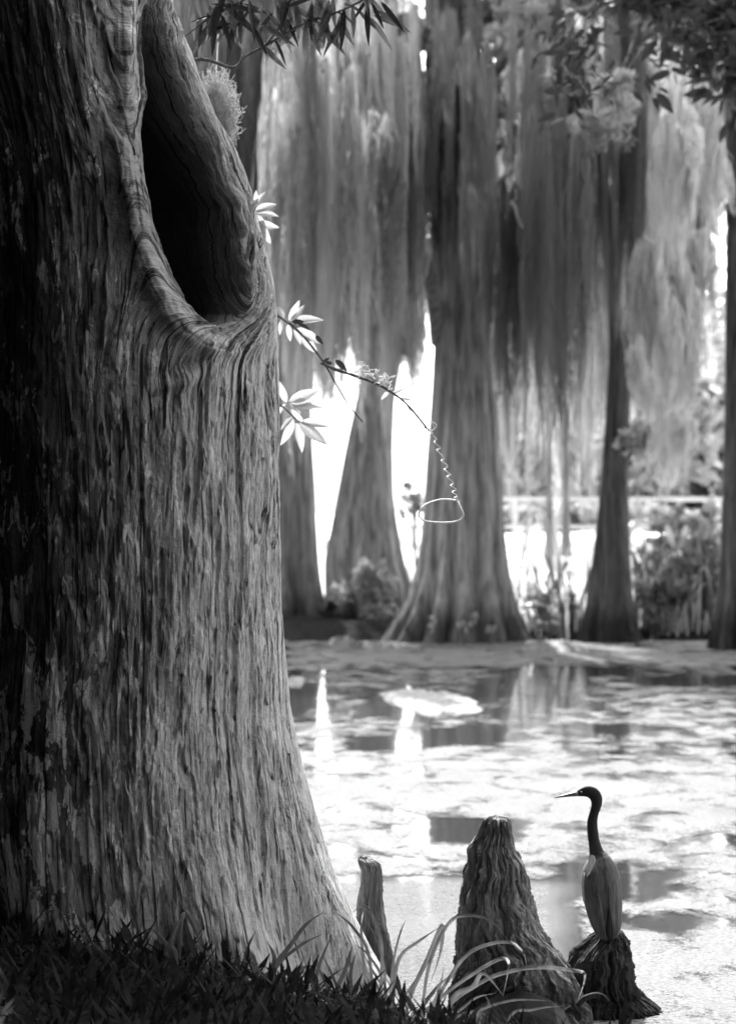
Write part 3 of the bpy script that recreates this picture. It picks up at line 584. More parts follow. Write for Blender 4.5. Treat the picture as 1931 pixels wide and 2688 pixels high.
def ribbon(pts, w, n=6, fold=.25, tipw=.08):
    sp = spline(pts, n); V = []; F = []; m = len(sp)
    for i, p in enumerate(sp):
        t = np.array(sp[min(i+1, m-1)])-np.array(sp[max(i-1, 0)]); t /= np.linalg.norm(t)+1e-9
        s = np.cross(t, (0, -1, 0.15)); s /= np.linalg.norm(s)+1e-9; nn = np.cross(s, t); f = i/(m-1)
        ww = w*(.75+.5*math.sin(PI*min(1, f*1.1)**.8))*max(tipw, min(1, (1-f)*4))
        V += [p-s*ww/2, p+nn*ww*fold, p+s*ww/2]
        if i: b = 3*i; F += [(b-3, b-2, b+1, b), (b-2, b-1, b+2, b+1)]
    return V, F
def reeds():
    t0 = [((1455, 1560), (1437, 1400), (1410, 1345), (1355, 1385)), ((1448, 1560), (1440, 1430), (1425, 1350), (1390, 1330)), ((1372, 1470), (1385, 1390), (1395, 1340), (1425, 1395)), ((1470, 1560), (1458, 1420), (1452, 1330))]
    t = thing('reed_clump', 'pale bent reeds in front of the bright meadow', 'reeds', P(1440, 1600, 38)); o0 = P(1440, 1600, 38)
    for b in t0: mesh_obj('blade', *ribbon([P(x, y, 38)-o0 for x, y in b], .07), M_reed, t)
    t = thing('reed_clump', 'pale bent reed arch right of the slim dark cypress', 'reeds', P(1660, 1560, 36.2)); o0 = P(1660, 1560, 36.2)
    for b in (((1652, 1540), (1646, 1430), (1668, 1378), (1720, 1374)), ((1770, 1440), (1755, 1400), (1750, 1375)), ((1780, 1440), (1795, 1400), (1800, 1375))): mesh_obj('blade', *ribbon([P(x, y, 36.2)-o0 for x, y in b], .08), M_reed, t)
def brush(label, px, n, seed):
    r = random.Random(seed); d = 36.4; o0 = P(px, 1690, d); t = thing('reed_clump', label, 'reeds', o0, 'tall brush on the far bank at right')
    for k in range(n):
        x = px+r.gauss(0, 32); h = r.uniform(120, 290); ln = r.gauss(0, 40); pts = [(x, 1695), (x+ln*.2, 1690-h*.5), (x+ln, 1690-h)]
        if r.random() < .4: pts.append((x+ln+r.choice((-1, 1))*r.uniform(15, 40), 1690-h+r.uniform(5, 50)))
        mesh_obj('blade', *ribbon([P(a, b, d)-o0+Vector((0, r.uniform(-.3, .3), 0)) for a, b in pts], r.uniform(.02, .045), 4), M_reed if r.random() < .45 else M_grass, t)
for i, (px, lab) in enumerate(((1400, 'brush of tall reeds beside the right root of the tallest cypress'), (1475, 'reeds close against the left side of the slim dark cypress'), (1705, 'tall pale reeds just right of the slim dark cypress'), (1775, 'tangled tall brush under the middle of the right-hand rail'), (1850, 'tall brush left of the tree cut by the right edge'), (1915, 'reeds in front of the tree cut by the right edge'))):
    brush(lab, px, 14 if px < 1500 else 40, i)
reeds()
shrub('hazy leafy sapling in the white gap left of the tallest cypress', 1092, 1300, 46, 43, 130, M_fol, .10, 91, None, 6, 'sapling', 'sapling', base=1480)
shrub('hazy leafy sapling low in the white gap beside the straight trunk', 872, 1420, 40, 44, 90, M_fol, .10, 93, None, 6, 'sapling', 'sapling', base=1520)
shrub('pale broad leaved plant at the right end of the rail', 1862, 1320, 42, 45, 60, M_leaf, .16, 77, None, 4, 'plant', 'broad_leaf_plant', base=1440)
def sun_patch(label, px, py, wpx, dlen, seed, hgt=.05, skew=0):
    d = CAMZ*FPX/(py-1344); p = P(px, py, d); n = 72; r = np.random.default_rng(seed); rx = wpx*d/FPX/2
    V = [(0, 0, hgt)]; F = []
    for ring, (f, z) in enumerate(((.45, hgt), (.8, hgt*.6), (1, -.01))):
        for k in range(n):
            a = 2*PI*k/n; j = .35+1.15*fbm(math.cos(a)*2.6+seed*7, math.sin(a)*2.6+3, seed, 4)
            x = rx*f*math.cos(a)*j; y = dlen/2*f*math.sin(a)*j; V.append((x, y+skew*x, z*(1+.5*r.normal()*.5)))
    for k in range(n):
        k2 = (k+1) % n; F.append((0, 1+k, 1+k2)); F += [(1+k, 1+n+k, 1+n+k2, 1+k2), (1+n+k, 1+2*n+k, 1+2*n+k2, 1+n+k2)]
    o = mesh_obj('weed_surface', V, F, M_sunpatch); o.location = (p.x, d, .01); tag(o, label, 'sun patch', 'sun patches painted as pale weed'); return o
M_sunpatch = simple('sunlit_weed_patch', .06, .20, .85, (12, 12, 12), 1, .5, .01)  # pale mats stand for sun on the weed, put into their colour
sun_patch('long slanting painted sun patch in the middle of the pond', 1120, 1842, 260, 2.6, 3, .05, -1.2)
sun_patch('rounded painted sun patch by the far bank left of the tallest cypress', 900, 1692, 70, .9, 5, .09)
sun_patch('flat painted sun patch along the far bank before the fluted roots', 1005, 1700, 110, .7, 6, .06)
sun_patch('low painted sun patch between the tallest cypress and the slim dark cypress', 1450, 1706, 170, 1.6, 8, .09)
sun_patch('small painted sun patch beside the hollow tree edge', 775, 1790, 60, 1.2, 9, .03)

# ------------------------------------------------------------------ unseen oaks added to block sky light from the left and from behind
oc = [(math.cos(a)*q, math.sin(a)*q, z, 2.1) for a, q, z in [(k*1.05, 1.9, 2.3+1.5*(k % 3)) for k in range(12)]]+[(0, 0, z, 2.3) for z in (3, 5, 7, 8.2)]
OV, OF = leaf_cloud(oc, 13000, .30, 1, 9)
def oak(x, y, rz, s, first=[None]):
    t = thing('shade_oak', 'unseen dark oak added to shade the near bank', 'tree', (x, y, 0.1), 'unseen oaks added behind and beside the viewer', rz)
    if first[0] is None:
        a = mesh_obj('crown', OV, OF, M_oak, t, False); V, F = tube(spline([(0, 0, -.4), (.1, 0, 1.5), (0, .1, 3.5), (.2, 0, 6)], 4), np.linspace(.32, .12, 13), 9); b = mesh_obj('trunk', V, F, M_bark, t); first[0] = (a.data, b.data)
    else:
        a = from_mesh('crown', first[0][0], t); b = from_mesh('trunk', first[0][1], t)
    t.scale = (s, s, s*(1.9 if x < 3 else 1.5) if s > .7 else s)
for (x, y, s) in ((-6.3, 8.6, 1.15), (-7.6, 13.4, 1.2), (-5.8, 4.0, 1.15), (-4.8, -.5, 1.1), (-2.0, -4.6, 1.1), (2.4, -5.6, 1.2), (-8.6, .5, 1.5), (-3.8, -8.4, 1.6), (5.6, -4.5, 1.35), (-10, 6, 1.6), (8.6, -.6, 1.3), (8.8, 20.6, 1.05)): oak(x, y, random.uniform(0, 6), s)

for (x, y, s) in ((-3.4, 7.2, .5), (-2.7, 5.1, .45), (-3.9, 9.8, .6), (-2.1, 3.0, .36), (-1.7, 1.0, .3)): oak(x, y, random.uniform(0, 6), s)  # shrub-sized oak copies, unseen, added to block light from the left
# ------------------------------------------------------------------ knees and stump
def knee(name, label, cat, d, prof, seed, mat, amp=.012, lobes=5, nth=200, nz=240, group=None, top=.03, dep=.9, fs=26):
    prof = sorted(prof, key=lambda p: -p[0]); k = d/FPX; zs = [CAMZ-(p[0]-1344)*k for p in prof]
    bx = ((prof[0][1]+prof[0][2])/2-965.5)*k; zz = np.linspace(zs[0], zs[-1], nz)
    l = np.interp(zz, zs, [(p[1]-965.5)*k for p in prof]); r = np.interp(zz, zs, [(p[2]-965.5)*k for p in prof])
    th = np.linspace(0, 2*PI, nth, endpoint=False); TH, Z = np.meshgrid(th, zz); R = ((r-l)/2)[:, None]; cx = ((l+r)/2)[:, None]
    Rd = np.minimum(R, .16+.5*R)*dep
    TW = TH+.55*(fbm(Z*7+seed, TH*0, seed+31, 3)-.5)+.25*(fbm(Z*22+seed, np.cos(TH)*2, seed+32, 2)-.5); cu, cv = np.cos(TW), np.sin(TW)
    a3 = lambda f, fz, sd, o=3: .5*(fbm(cu*f*.16+9, Z*fz+cv*f*.16+3, sd, o)+fbm(cv*f*.16+4, Z*fz-cu*f*.16+8, sd+3, o))
    rid = 1-abs(2*a3(fs*1.7, 4.5, seed)-1)*2.2; crk = sstep(.46, .41, a3(fs*2.2, 4.6, seed+9)); fine = a3(fs*6, 34, seed+4)-.5; und = a3(8, 4, seed+6)-.5
    lmp = a3(24, 11, seed+15)-.5; pl = sstep(.47, .53, a3(34, 9, seed+21)); pl3 = sstep(.48, .52, a3(60, 20, seed+27)); disp = amp*.2*(rid-.6)-amp*.9*crk+amp*1.3*fine+amp*.55*pl+amp*.4*pl3+(.05*und+.045*lmp)*np.minimum(1, R/.1)
    X = cx+(R+disp)*np.cos(TH)-bx; Y = (Rd+disp)*np.sin(TH)
    tz = sstep(zz[-1]-.10, zz[-1], Z); Zd = Z+tz*top*(fbm(X*22+seed, Y*22, seed, 3)-.5)*2
    V = np.stack([X, Y, Zd], -1).reshape(-1, 3); F = grid_faces(nth, nz, True)
    # closed ragged top: rings drawn inwards
    V2 = [V]; F2 = [F]; last = V[-nth:].copy(); c = last.mean(0)
    for q, f in enumerate((.8, .55, .28, .04)):
        ring = c+(last-c)*np.array([f, f, .5]); ring[:, 2] += top*.9*(fbm(ring[:, 0]*40+seed, ring[:, 1]*40, seed+2, 3)-.35)+.006
        b = sum(len(v) for v in V2); V2.append(ring); i = np.arange(nth); j = (i+1) % nth
        F2.append(np.stack([b-nth+i, b-nth+j, b+j, b+i], -1))
    o = mesh_obj(name, np.concatenate(V2), np.concatenate(F2), mat); o.location = (bx, d, 0); return tag(o, label, cat, group)
GK = 'cypress knees by the near bank'
knee('cypress_knee', 'thin knobbly cypress knee beside the root of the hollow tree', 'cypress knee', 9.35,
     [(2700, 962, 1085), (2600, 948, 1050), (2520, 940, 1030), (2440, 935, 1012), (2360, 942, 998), (2320, 950, 1000), (2285, 952, 1000), (2268, 944, 998), (2256, 942, 985), (2250, 948, 962)], 5, M_knee, .006, nth=120, nz=170, group=GK, top=.015)
knee('cypress_knee', 'tall broad cypress knee with rugged bark standing left of the bird', 'cypress knee', 9.0,
     [(2720, 1178, 1570), (2640, 1185, 1540), (2560, 1194, 1510), (2520, 1200, 1478), (2480, 1204, 1448), (2430, 1207, 1418), (2380, 1211, 1402), (2320, 1220, 1387), (2270, 1232, 1375), (2250, 1237, 1362), (2232, 1238, 1350), (2215, 1246, 1340), (2190, 1262, 1337), (2165, 1270, 1336), (2152, 1276, 1333)], 12, M_knee, .014, nth=280, nz=340, group=GK, top=.028)
knee('tree_stump', 'dark rotten stump under the standing bird', 'stump', 9.15,
     [(2800, 1400, 1880), (2720, 1430, 1800), (2680, 1450, 1755), (2640, 1468, 1712), (2615, 1478, 1676), (2580, 1484, 1655), (2540, 1488, 1652), (2510, 1494, 1652), (2490, 1508, 1650), (2472, 1532, 1646), (2460, 1550, 1642), (2452, 1562, 1636)], 33, M_stump, .014, nth=220, nz=240, top=.022)

# ------------------------------------------------------------------ the heron
def heron():
    d = 9.12; k = d/FPX; q = lambda cx, cy: P(1420+cx/4.537, 2000+cy/4.537, d)
    o0 = q(785, 2085); t = thing('heron', 'slate grey heron seen from behind, head turned left, standing on the dark stump', 'bird', o0); u = k/4.537
    sp = [(795, 2105, 62, .05, .5), (788, 2050, 126, .045, .55), (775, 1950, 172, .03, .62), (752, 1800, 206, .015, .75), (725, 1600, 226, 0, .85), (708, 1430, 231, -.01, .9), (697, 1280, 205, -.012, .9), (682, 1170, 152, -.012, .9), (660, 1090, 94, -.015, .9), (637, 990, 71, -.02, .9),
          (616, 850, 65, -.03, .9), (612, 720, 61, -.035, .9), (633, 620, 55, -.037, .9), (660, 530, 61, -.038, .85), (662, 455, 70, -.039, .72), (635, 398, 74, -.04, .62), (580, 366, 70, -.04, .6), (515, 366, 56, -.04, .6), (462, 380, 40, -.04, .62), (425, 389, 28, -.04, .7)]
    sp = spline(sp, 5); n = 28; V = []; F = []; m = len(sp); cen = []
    for i, s in enumerate(sp):
        a = sp[max(i-1, 0)]; b = sp[min(i+1, m-1)]; tx, tz = b[0]-a[0], -(b[1]-a[1]); L = math.hypot(tx, tz); tx /= L; tz /= L
        c = q(s[0], s[1])-o0+Vector((0, s[3]*-1.0 if False else -s[3]*0+s[3]*0, 0)); c.y += -s[3]*.6 if False else -.6*s[3]
        r = s[2]*u; nx_, nz_ = tz, -tx; cen.append((c, r, nx_, nz_, s[4]))
        for j in range(n):
            A = 2*PI*j/n; V.append((c.x+nx_*r*math.cos(A), c.y+r*s[4]*math.sin(A), c.z+nz_*r*math.cos(A)))
        if i: F += [((i-1)*n+j, (i-1)*n+(j+1) % n, i*n+(j+1) % n, i*n+j) for j in range(n)]
    F += [tuple(range(n))[::-1], tuple(range((m-1)*n, m*n))]
    body = mesh_obj('body', V, F, M_bird, t); body.data.materials.append(M_neck); body.data.materials.append(M_nape)
    for p in body.data.polygons:
        if p.index//n >= 37: p.material_index = 1 if p.index//n >= 43 or (p.index*7919 % 13) < (p.index//n-36)*2 else 2
    # wings folded over the back, primaries, pale breast edge with painted sun rim
    def shell(name, i0, i1, a0, a1, lift, mat, groove, tip=.35):
        VV = []; FF = []; rows = list(range(i1, i0-1, -1)); cols = 15; M2 = len(rows)
        for ri, i in enumerate(rows):
            c, r, nx_, nz_, e = cen[i]; f = ri/(M2-1); w_ = (math.sin(PI*min(1, .12+f*.95))**.5 if tip > .2 else min(1, .08+f*1.9)) if f < .5 else (1-tip*(f-.5)*1.9)
            for ci in range(cols):
                g_ = ci/(cols-1); A = a0+(a1-a0)*(.5+(g_-.5)*w_); ed = 1-abs(2*g_-1)**6
                rr = r*1.0+lift*ed*(1 if f < .96 else .3)+groove*math.sin(g_*22+f*3)*ed
                VV.append((c.x+nx_*rr*math.cos(A), c.y-(rr if e > .8 else r*e+lift*ed+groove*math.sin(g_*22)*ed)*(e if e > .8 else 1)*math.sin(A), c.z+nz_*rr*math.cos(A)))
            if ri: b = ri*cols; FF += [(b-cols+ci, b-cols+ci+1, b+ci+1, b+ci) for ci in range(cols-1)]
        return mesh_obj(name, VV, FF, mat, t)
    shell('wing', 6, 36, R_(6), R_(84), .0045, M_bird, .0004); shell('wing', 6, 36, R_(96), R_(176), .0045, M_bird, .0004)
    shell('flight_feathers', 0, 17, R_(60), R_(100), .0085, M_black, .0013, .1)
    for k, (a0, i0, i1) in enumerate(((48, 4, 20), (70, 3, 24), (108, 4, 22), (130, 6, 24))):
        shell('feather', i0, i1, R_(a0-9), R_(a0+9), .0062+.0006*(k % 3), M_bird, .0002, .8)
    mb = MB()
    for (pts, wv) in (([(588, 1085), (575, 1150), (545, 1260), (532, 1390)], .013), ([(600, 1095), (605, 1150), (570, 1230), (548, 1300)], .010), ([(500, 1300), (485, 1400), (480, 1480)], .007), ([(478, 1420), (484, 1560), (500, 1680)], .005)):
        mb.add(*ribbon([q(x, y)-o0+Vector((0, -.052 if x > 540 else -.03, 0)) for x, y in pts], wv, 5, .3, .2))
    mb.obj('sunlit_breast_edge', M_breast_rim, t)
    V, F = tube([q(x, y)-o0+Vector((0, .024, 0)) for x, y in ((440, 388), (400, 391), (330, 403), (240, 420), (158, 437))], [.0100, .0092, .0068, .0042, .0010], 10); mesh_obj('bill', V, F, M_bill, t)
    bpy_eye = tube([q(478, 362)-o0+Vector((0, y, 0)) for y in (.006, .0035, .0025, .002)], [.004, .0036, .0022, .0004], 10); mesh_obj('eye', *bpy_eye, M_eye, t)
    for sx in (-1, 1):
        V, F = tube([q(770+sx*45, 1960)-o0+Vector((0, .03, 0)), q(775+sx*48, 2040)-o0+Vector((0, .045, 0)), q(772+sx*50, 2125)-o0+Vector((0, .035, 0))], [.010, .005, .004], 8)
        lg = mesh_obj('leg', V, F, M_bill, t)
        for a in (-.5, 0, .5, PI):
            f0 = q(772+sx*50, 2118)-o0+Vector((0, .035, 0)); mesh_obj('toe', *tube([f0, f0+Vector((math.sin(a)*.02, math.cos(a)*.02, .003)), f0+Vector((math.sin(a)*.034, math.cos(a)*.034, -.006))], [.003, .0026, .001], 6), M_bill, lg)
heron()

# ------------------------------------------------------------------ grass in front
def tuft(label, d, blades, wpx=9):
    r0 = blades[0][0]; o0 = P(r0[0], r0[1], d); gz = float(near_h(np.array(o0.x), np.array(d)))-.03; o0.z = gz
    t = thing('grass_tuft', label, 'grass tuft', o0, 'coarse grass tufts on the near bank')
    for b in blades:
        wp = wpx; dd = d+random.uniform(-.12, .12)
        pts = [P(x, y, dd+(i*.02-.02)*random.choice((-1, 1)))-o0 for i, (x, y) in enumerate(b)]
        lowz = float(near_h(np.array(pts[0].x+o0.x), np.array(dd)))-.02-o0.z
        if pts[0].z > lowz: pts = [Vector((pts[0].x-(pts[1].x-pts[0].x)*.25, pts[0].y, lowz))]+pts
        mesh_obj('blade', *ribbon(pts, wp*d/FPX*random.uniform(.6, 1.05), 6), M_grass, t)
    return t
tuft('two thin grass blades at the dark far left end of the bank', 7.9, [((264, 2555), (223, 2467), (179, 2414)), ((299, 2531), (247, 2482), (223, 2455)), ((360, 2550), (331, 2511), (294, 2487)), ((330, 2600), (290, 2540), (262, 2500))])
tuft('grass tuft with one sharply folded wide blade before the lichen bark', 7.9, [((461, 2501), (446, 2482), (463, 2433), (486, 2396)), ((500, 2400), (486, 2396), (517, 2452), (532, 2516))[1:] and ((470, 2505), (476, 2420), (490, 2400), (517, 2452), (534, 2516)), ((444, 2491), (395, 2433)), ((581, 2541), (522, 2487), (481, 2467)), ((420, 2600), (440, 2530), (470, 2500)), ((545, 2600), (560, 2540), (545, 2490))], 11)
tuft('grass tuft with two long blades slanting up to the right across the pale root', 7.9, [((724, 2590), (680, 2550), (628, 2511)), ((709, 2550), (758, 2487), (802, 2428), (851, 2393)), ((724, 2541), (788, 2482), (847, 2452)), ((645, 2506), (672, 2442)), ((690, 2600), (720, 2520), (700, 2470)), ((600, 2620), (650, 2560), (690, 2540)), ((753, 2585), (797, 2541), (842, 2536))], 10)
tuft('dark grass tuft at the foot of the pale root', 7.85, [((822, 2604), (837, 2536), (871, 2452)), ((886, 2663), (861, 2595), (827, 2521)), ((970, 2519), (930, 2439), (882, 2395)), ((850, 2660), (900, 2560), (925, 2480)), ((905, 2680), (880, 2580), (842, 2500)), ((930, 2660), (920, 2560), (935, 2500))])
tuft('arching grass tuft before the thin knee', 7.85, [((998, 2640), (1002, 2499), (990, 2439), (970, 2391), (946, 2379), (922, 2399)), ((1010, 2640), (1008, 2540), (985, 2460), (955, 2410)), ((970, 2640), (955, 2540), (948, 2440), (954, 2390)), ((1020, 2660), (1032, 2527), (1050, 2450), (1066, 2411)), ((1020, 2640), (1000, 2560), (960, 2500), (930, 2480))])
tuft('tall folded grass tuft over the bright water between the two knees', 7.9, [((1046, 2650), (1100, 2560), (1140, 2480), (1161, 2429)), ((1069, 2640), (1120, 2520), (1160, 2428), (1155, 2500), (1127, 2587)), ((1030, 2640), (1046, 2519), (1100, 2470), (1161, 2429)), ((1097, 2670), (1140, 2600), (1181, 2559)), ((1080, 2690), (1140, 2630), (1165, 2540))], 9)
tuft('grass tuft arching high over the broad knee', 7.9, [((1110, 2640), (1130, 2520), (1180, 2420), (1235, 2403), (1290, 2420), (1335, 2472)), ((1150, 2640), (1181, 2563), (1229, 2503), (1289, 2477), (1341, 2475), (1373, 2503), (1381, 2535)), ((1120, 2680), (1161, 2615), (1249, 2551), (1310, 2518), (1332, 2522), (1333, 2550), (1319, 2615)), ((1180, 2640), (1240, 2590), (1269, 2555), (1321, 2615))], 11)
tuft('long low grass tuft reaching right towards the stump', 7.95, [((1160, 2670), (1260, 2580), (1349, 2547), (1421, 2539), (1500, 2547), (1532, 2556), (1530, 2586), (1516, 2624)), ((1150, 2680), (1201, 2655), (1249, 2619), (1301, 2607)), ((1180, 2690), (1260, 2650), (1350, 2625), (1450, 2628)), ((1230, 2690), (1280, 2640), (1270, 2610)), ((1330, 2690), (1400, 2650), (1480, 2640))], 9)
def litter():
    r = np.random.default_rng(3); n = 9500; x = r.uniform(-1.9, .75, n); y = r.uniform(6.4, 8.55, n); h = near_h(x, y); L = r.uniform(.04, .19, n)*r.random(n)**.5; w_ = np.where(r.random(n) < .35, L*.0+r.uniform(.006, .016, n), L*r.uniform(.03, .09, n)); L = np.where(r.random(n) < .3, L*.45, L)
    a = r.uniform(0, 6.28, n); el = r.uniform(-.1, 1.2, n); dx, dy, dz = np.cos(a)*np.cos(el), np.sin(a)*np.cos(el), np.sin(el); sx, sy = -np.sin(a), np.cos(a); up = r.uniform(0, .05, n)
    p = np.stack([x, y, h+up], -1); D = np.stack([dx, dy, dz], -1)*L[:, None]; Sv = np.stack([sx, sy, 0*sx], -1)*w_[:, None]
    V = np.stack([p-D*.1, p+D*.5+Sv, p+D, p+D*.5-Sv], 1).reshape(-1, 3)
    k = h > -.05; V = V.reshape(n, 4, 3)[k].reshape(-1, 3); tag(mesh_obj('ground_cover', V, np.arange(len(V)).reshape(-1, 4), M_litter, smooth=False), 'short weeds and fallen leaves on the dark bank', 'ground cover', kind='stuff')
M_litter = simple('short_weeds', .006, .03, .9, (20, 20, 20), 1, 0, spec=.05, transl=.2)
litter()

# ------------------------------------------------------------------ leafy twigs, vine and overhead leaves near the hollow tree
def leaf_mesh(nm, mat, wr=.3, bend=.18, fold=.12, seg=8):
    V = []; F = []
    for i in range(seg+1):
        t = i/seg; w_ = wr/2*math.sin(PI*min(1, t**.85))**.8*(1-.25*t)+.004; z = -bend*t*t
        V += [(t, -w_, z+fold*w_*2), (t, -w_*.5, z+fold*w_*.9), (t, 0, z), (t, w_*.5, z+fold*w_*.9), (t, w_, z+fold*w_*2)]
        if i: b = 5*i; F += [(b-5+j, b-4+j, b+1+j, b+j) for j in range(4)]
    me = bpy.data.meshes.new(nm); me.from_pydata(V, [], F); me.update(); me.polygons.foreach_set('use_smooth', [True]*len(F)); me.materials.append(mat); return me
LP = [leaf_mesh('leaf', M_leaf, .36, b, f) for b, f in ((.12, .2), (.28, .3), (-.05, .15))]
M_lleaf = simple('long_drooping_leaf', .05, .13, .45, (30, 30, 30), 1, .1, .002, .3, transl=.25)
LD_ = [leaf_mesh('leaf', M_lleaf if b != .05 else M_dleaf, w_, b, .2) for w_, b in ((.17, .15), (.20, .3), (.15, .05))]
LDW = [leaf_mesh('leaf', M_dleaf, .42, b, .2) for b in (.1, .3)]
def place_leaf(me, a, b, d, parent, o0, depth=.3, name='leaf'):
    A = P(a[0], a[1], d); B = P(b[0], b[1], d); v = B-A; L = v.length; v.y += random.uniform(-depth, depth)*L; x = v.normalized()
    nrm = Vector((random.uniform(-.7, .7), -1, random.uniform(-.3, .9))); y = nrm.cross(x).normalized(); z = x.cross(y)
    L = v.length; M = Matrix((x*L, y*L, z*L)).transposed().to_4x4(); M.translation = A-o0; return from_mesh(name, me, parent, M)
def sprig(name, label, d, stems, leaves, meshes, mat=M_twig, depth=.35, group=None, cat='twig', anchor=None):
    o0 = P(*stems[0][0][0][:2], d); t = thing(name, label, cat, o0, group)
    for i, (pts, r0, r1) in enumerate(stems):
        q = [P(x, y, d)-o0 for x, y in pts]
        if anchor and i == 0: q = [Vector(anchor)-o0, (Vector(anchor)-o0)*.5+Vector((0, 0, .05))]+q
        sp = spline(q, 6); mesh_obj('stem', *tube(sp, np.linspace(r0, r1, len(sp)), 7), mat, t)
    for a, b in leaves: place_leaf(random.choice(meshes), a, b, d, t, o0, depth)
    return t
sprig('leafy_twig', 'highest cluster of bright leaves peeping past the hollow tree edge', 10.4, [([(630, 520), (655, 548), (668, 560)], .004, .003)],
      [((664, 552), (691, 504)), ((668, 556), (727, 528)), ((668, 560), (731, 560)), ((672, 585), (733, 597)), ((670, 580), (712, 640)), ((668, 560), (705, 620)), ((665, 555), (672, 500)), ((668, 585), (700, 660))], LP, anchor=(-.75, 9.5, 2.95))
sprig('leafy_twig', 'leafy twig below the hollow, with its long stem running down right', 10.2, [([(690, 800), (731, 830), (777, 864), (816, 905), (855, 961), (909, 1054), (952, 1108)], .006, .003), ([(855, 961), (885, 975), (913, 981)], .003, .003)],
      [((758, 842), (785, 787)), ((765, 850), (847, 826)), ((777, 862), (847, 903)), ((758, 848), (760, 897)), ((740, 838), (735, 880)), ((772, 858), (790, 905)), ((745, 835), (728, 800)), ((790, 880), (835, 930)), ((762, 845), (800, 800))], LP, anchor=(-.72, 9.5, 2.7))
sprig('dark_leaf_twig', 'few small dark leaves along the middle of the leafy twig', 10.15, [([(760, 846), (800, 888), (858, 958), (900, 970)], .004, .003)],
      [((765, 845), (800, 843)), ((782, 852), (818, 862)), ((828, 880), (848, 905)), ((880, 945), (912, 975)), ((872, 952), (838, 955)), ((848, 948), (866, 940))], LDW)
sprig('leafy_twig', 'lowest and fullest cluster of bright leaves beside the hollow tree', 10.3, [([(690, 1040), (735, 1062), (777, 1101)], .005, .003)],
      [((752, 1056), (730, 1000)), ((758, 1054), (839, 1022)), ((765, 1065), (845, 1072)), ((790, 1110), (868, 1112)), ((785, 1110), (860, 1170)), ((777, 1110), (797, 1188)), ((770, 1095), (735, 1128)), ((765, 1075), (800, 1110)), ((760, 1060), (790, 1085)), ((770, 1100), (740, 1170)), ((750, 1060), (728, 1090)), ((765, 1060), (830, 1050))], LP, anchor=(-.72, 9.5, 2.3))
def vine():
    d = 9.9; o0 = P(913, 981, d); t = thing('vine', 'dry vine with a twisted tendril ending in a hanging loop', 'vine', o0); L = lambda x, y, dy=0: P(x, y, d)-o0+Vector((0, dy, 0))
    sp = spline([L(852, 958), L(905, 978), L(979, 1004), L(1029, 1031), L(1072, 1066), L(1126, 1132)], 8); mesh_obj('stem', *tube(sp, np.linspace(.0065, .0045, len(sp)), 7), M_twig, t)
    pts = []; base = spline([(1118, 1122), (1140, 1150), (1159, 1200), (1176, 1245), (1190, 1285), (1199, 1314)], 12)
    for i, b in enumerate(base): a = i*1.05+.5*math.sin(i*.7); f = random.uniform(4, 10) if 3 < i else 11; pts.append(L(b[0]+math.cos(a)*f*.8, b[1]+math.cos(a)*f*.3, math.sin(a)*.010))
    mesh_obj('tendril', *tube(spline(pts, 3), .0024, 7), M_vine, t)
    mesh_obj('tendril', *tube(spline([L(1128, 1134), L(1146, 1118, .01), L(1134, 1108), L(1140, 1128, -.01)], 5), .002, 6), M_vine, t)
    loop = [(1199, 1314), (1175, 1311), (1153, 1312), (1128, 1319), (1108, 1331), (1099, 1351), (1107, 1364), (1130, 1370), (1165, 1372), (1190, 1370), (1208, 1364), (1215, 1351), (1208, 1332), (1199, 1312)]
    mesh_obj('loop', *tube(spline([L(x, y, .03*math.sin(i)) for i, (x, y) in enumerate(loop)], 5), .0036, 8), M_vine, t)
    r = np.random.default_rng(8); mb = MB()
    for k in range(26):
        u_ = r.random(); x = 930+100*u_; y = 972+42*u_+r.normal()*8-10; pp = [L(x+r.normal()*9, y+r.normal()*7, r.normal()*.012) for _ in range(4)]; mb.add(*tube(spline(pp, 4), .0016, 4))
    mb.obj('moss_tangle', M_pmoss, t)
    for a, b in (((915, 985), (948, 960)), ((955, 992), (985, 975)), ((990, 1008), (1012, 985)), ((1030, 1032), (1062, 1020)), ((1050, 1046), (1085, 1050)), ((1068, 1064), (1090, 1085)), ((1020, 1025), (1000, 1050))): place_leaf(random.choice(LP), a, b, d, t, o0)
vine()
def droop_leaves():
    out = []
    for k in range(62):
        x = random.uniform(500, 1000); y = random.uniform(-40, 70)*(1 if x < 850 else .6); l = random.uniform(70, 130); a = random.gauss(PI/2, .55); out.append(((x, y), (x+math.cos(a)*l, y+math.sin(a)*l)))
    return out
sprig('overhanging_branch', 'dark twig with long drooping leaves above the hollow tree edge', 10.0,
      [([(480, 158), (545, 158), (612, 178), (645, 148), (700, 118), (800, 62), (900, 26), (1010, -30)], .009, .004), ([(560, 38), (600, 20), (700, -30)], .005, .004), ([(700, 118), (740, 60), (770, -20)], .004, .003), ([(560, 38), (520, 70), (480, 100)], .004, .002)],
      [((831, 61), (908, 135)), ((801, 61), (803, 171)), ((815, 66), (837, 149)), ((897, 50), (920, 121)), ((942, 33), (991, 75)), ((754, 50), (784, 121)), ((693, 121), (743, 182)), ((616, 55), (594, 166)), ((563, 39), (560, 155)), ((574, 33), (588, 94)), ((588, 11), (687, 105)), ((700, 40), (742, 110)), ((770, 20), (840, 60)), ((850, 40), (870, 120)), ((640, 40), (610, 110)),
       ((560, 40), (498, 60)), ((600, 20), (540, 20)), ((640, 10), (720, 40)), ((720, 100), (752, 170)), ((690, 10), (660, 90)), ((880, 30), (940, 60)), ((760, 0), (740, 70)), ((820, 10), (800, 80)), ((900, 10), (960, 30)), ((660, 30), (700, 110)), ((530, 60), (520, 130))]+droop_leaves(), LD_, anchor=(-.95, 9.35, 3.55))
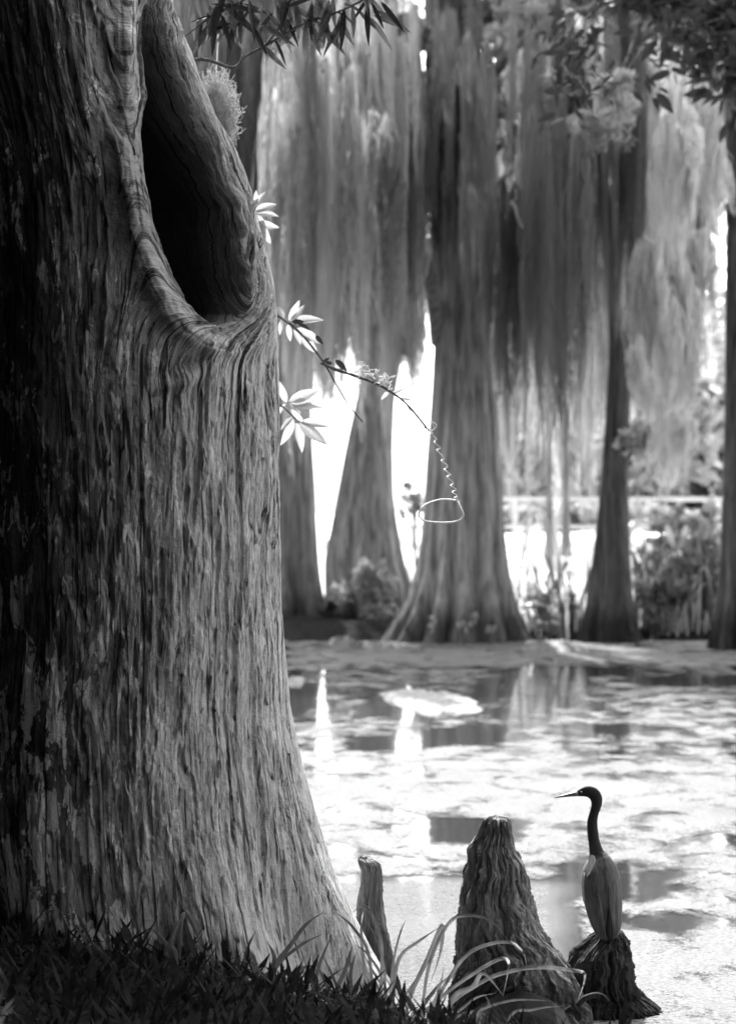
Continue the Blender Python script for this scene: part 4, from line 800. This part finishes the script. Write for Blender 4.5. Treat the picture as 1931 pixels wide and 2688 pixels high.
def rnd_leaves(cx, cy, rx, ry, n, L):
    out = []
    for k in range(n):
        a = (random.gauss(cx, rx), random.gauss(cy, ry)); an = random.uniform(0, 6.28); l = L*random.uniform(.6, 1.2); out.append((a, (a[0]+math.cos(an)*l, a[1]+abs(math.sin(an))*l*.9)))
    return out
sprig('overhanging_branch', 'dark leafy twig hanging into the top of the picture right of the tallest cypress', 19.0, [([(1560, -60), (1520, 40), (1480, 120), (1500, 200), (1540, 280)], .008, .003), ([(1500, 60), (1440, 130), (1410, 170)], .005, .002), ([(1446, 190), (1448, 250), (1430, 275)], .0015, .001)],
      rnd_leaves(1520, 120, 62, 75, 95, 46)+rnd_leaves(1545, 240, 30, 40, 24, 40), LDW+LD_, anchor=(7.6, 20.5, 8.5))
sprig('overhanging_branch', 'small dark leaf spray below the dark top right corner', 20, [([(1850, 60), (1780, 160), (1735, 225), (1715, 250)], .006, .002)],
      [((1722, 245), (1765, 300)), ((1712, 255), (1728, 290)), ((1730, 232), (1757, 245)), ((1700, 205), (1722, 232)), ((1690, 195), (1712, 225)), ((1660, 205), (1680, 215)), ((1760, 180), (1800, 200)), ((1790, 150), (1760, 130))]+rnd_leaves(1840, 90, 60, 60, 70, 60), LDW, anchor=(7.6, 20.5, 7))
sprig('overhanging_branch', 'dense black leaf mass filling the top right corner', 21.0, [([(2200, -60), (2050, -20), (1900, 20), (1780, 10)], .02, .006)],
      rnd_leaves(1900, 20, 80, 45, 170, 80)+rnd_leaves(1700, -10, 60, 25, 60, 70)+rnd_leaves(1915, 150, 45, 70, 110, 70)+rnd_leaves(1780, 120, 60, 60, 60, 60), LDW+LD_, anchor=(7.6, 20.5, 7.5))
def moss_ball():
    d = 10.7; t = thing('moss_ball', 'pale fluffy ball of moss against the upper right edge of the hollow tree', 'moss', P(565, 290, d)); r = np.random.default_rng(4); mb = MB()
    for k in range(900):
        c = r.normal(size=3); c /= np.linalg.norm(c); c *= np.array([.115, .09, .21])*r.random()**.35; p = [Vector(c*(1-.08*i)+r.normal(size=3)*.017+np.array([0, 0, -.023*i])) for i in range(4)]
        mb.add(*tube(spline(p, 2), .0013, 3, False))
    mb.add(*tube(spline([(.05, -.6, .30), (.03, -.3, .24), (0, 0, .1)], 4), .003, 5)); mb.obj('strands', M_pmoss, t)
moss_ball()
sprig('curled_vine', 'pale curled vine scrap hanging before the moss right of centre', 31, [([(1350, 480), (1362, 505), (1352, 530), (1338, 525), (1342, 500), (1350, 485)], .022, .022), ([(1340, 528), (1352, 545), (1362, 580), (1378, 606)], .03, .012)], [], LP, M_moss)
sprig('fallen_bark_scrap', 'pale curved bark scrap on the dark mud below the bird', 8.75, [([(1515, 2640), (1530, 2622), (1560, 2612), (1580, 2616), (1594, 2630)], .012, .010), ([(1460, 2690), (1480, 2660), (1500, 2645)], .012, .012)], [], LP, M_stump, cat='bark scrap')
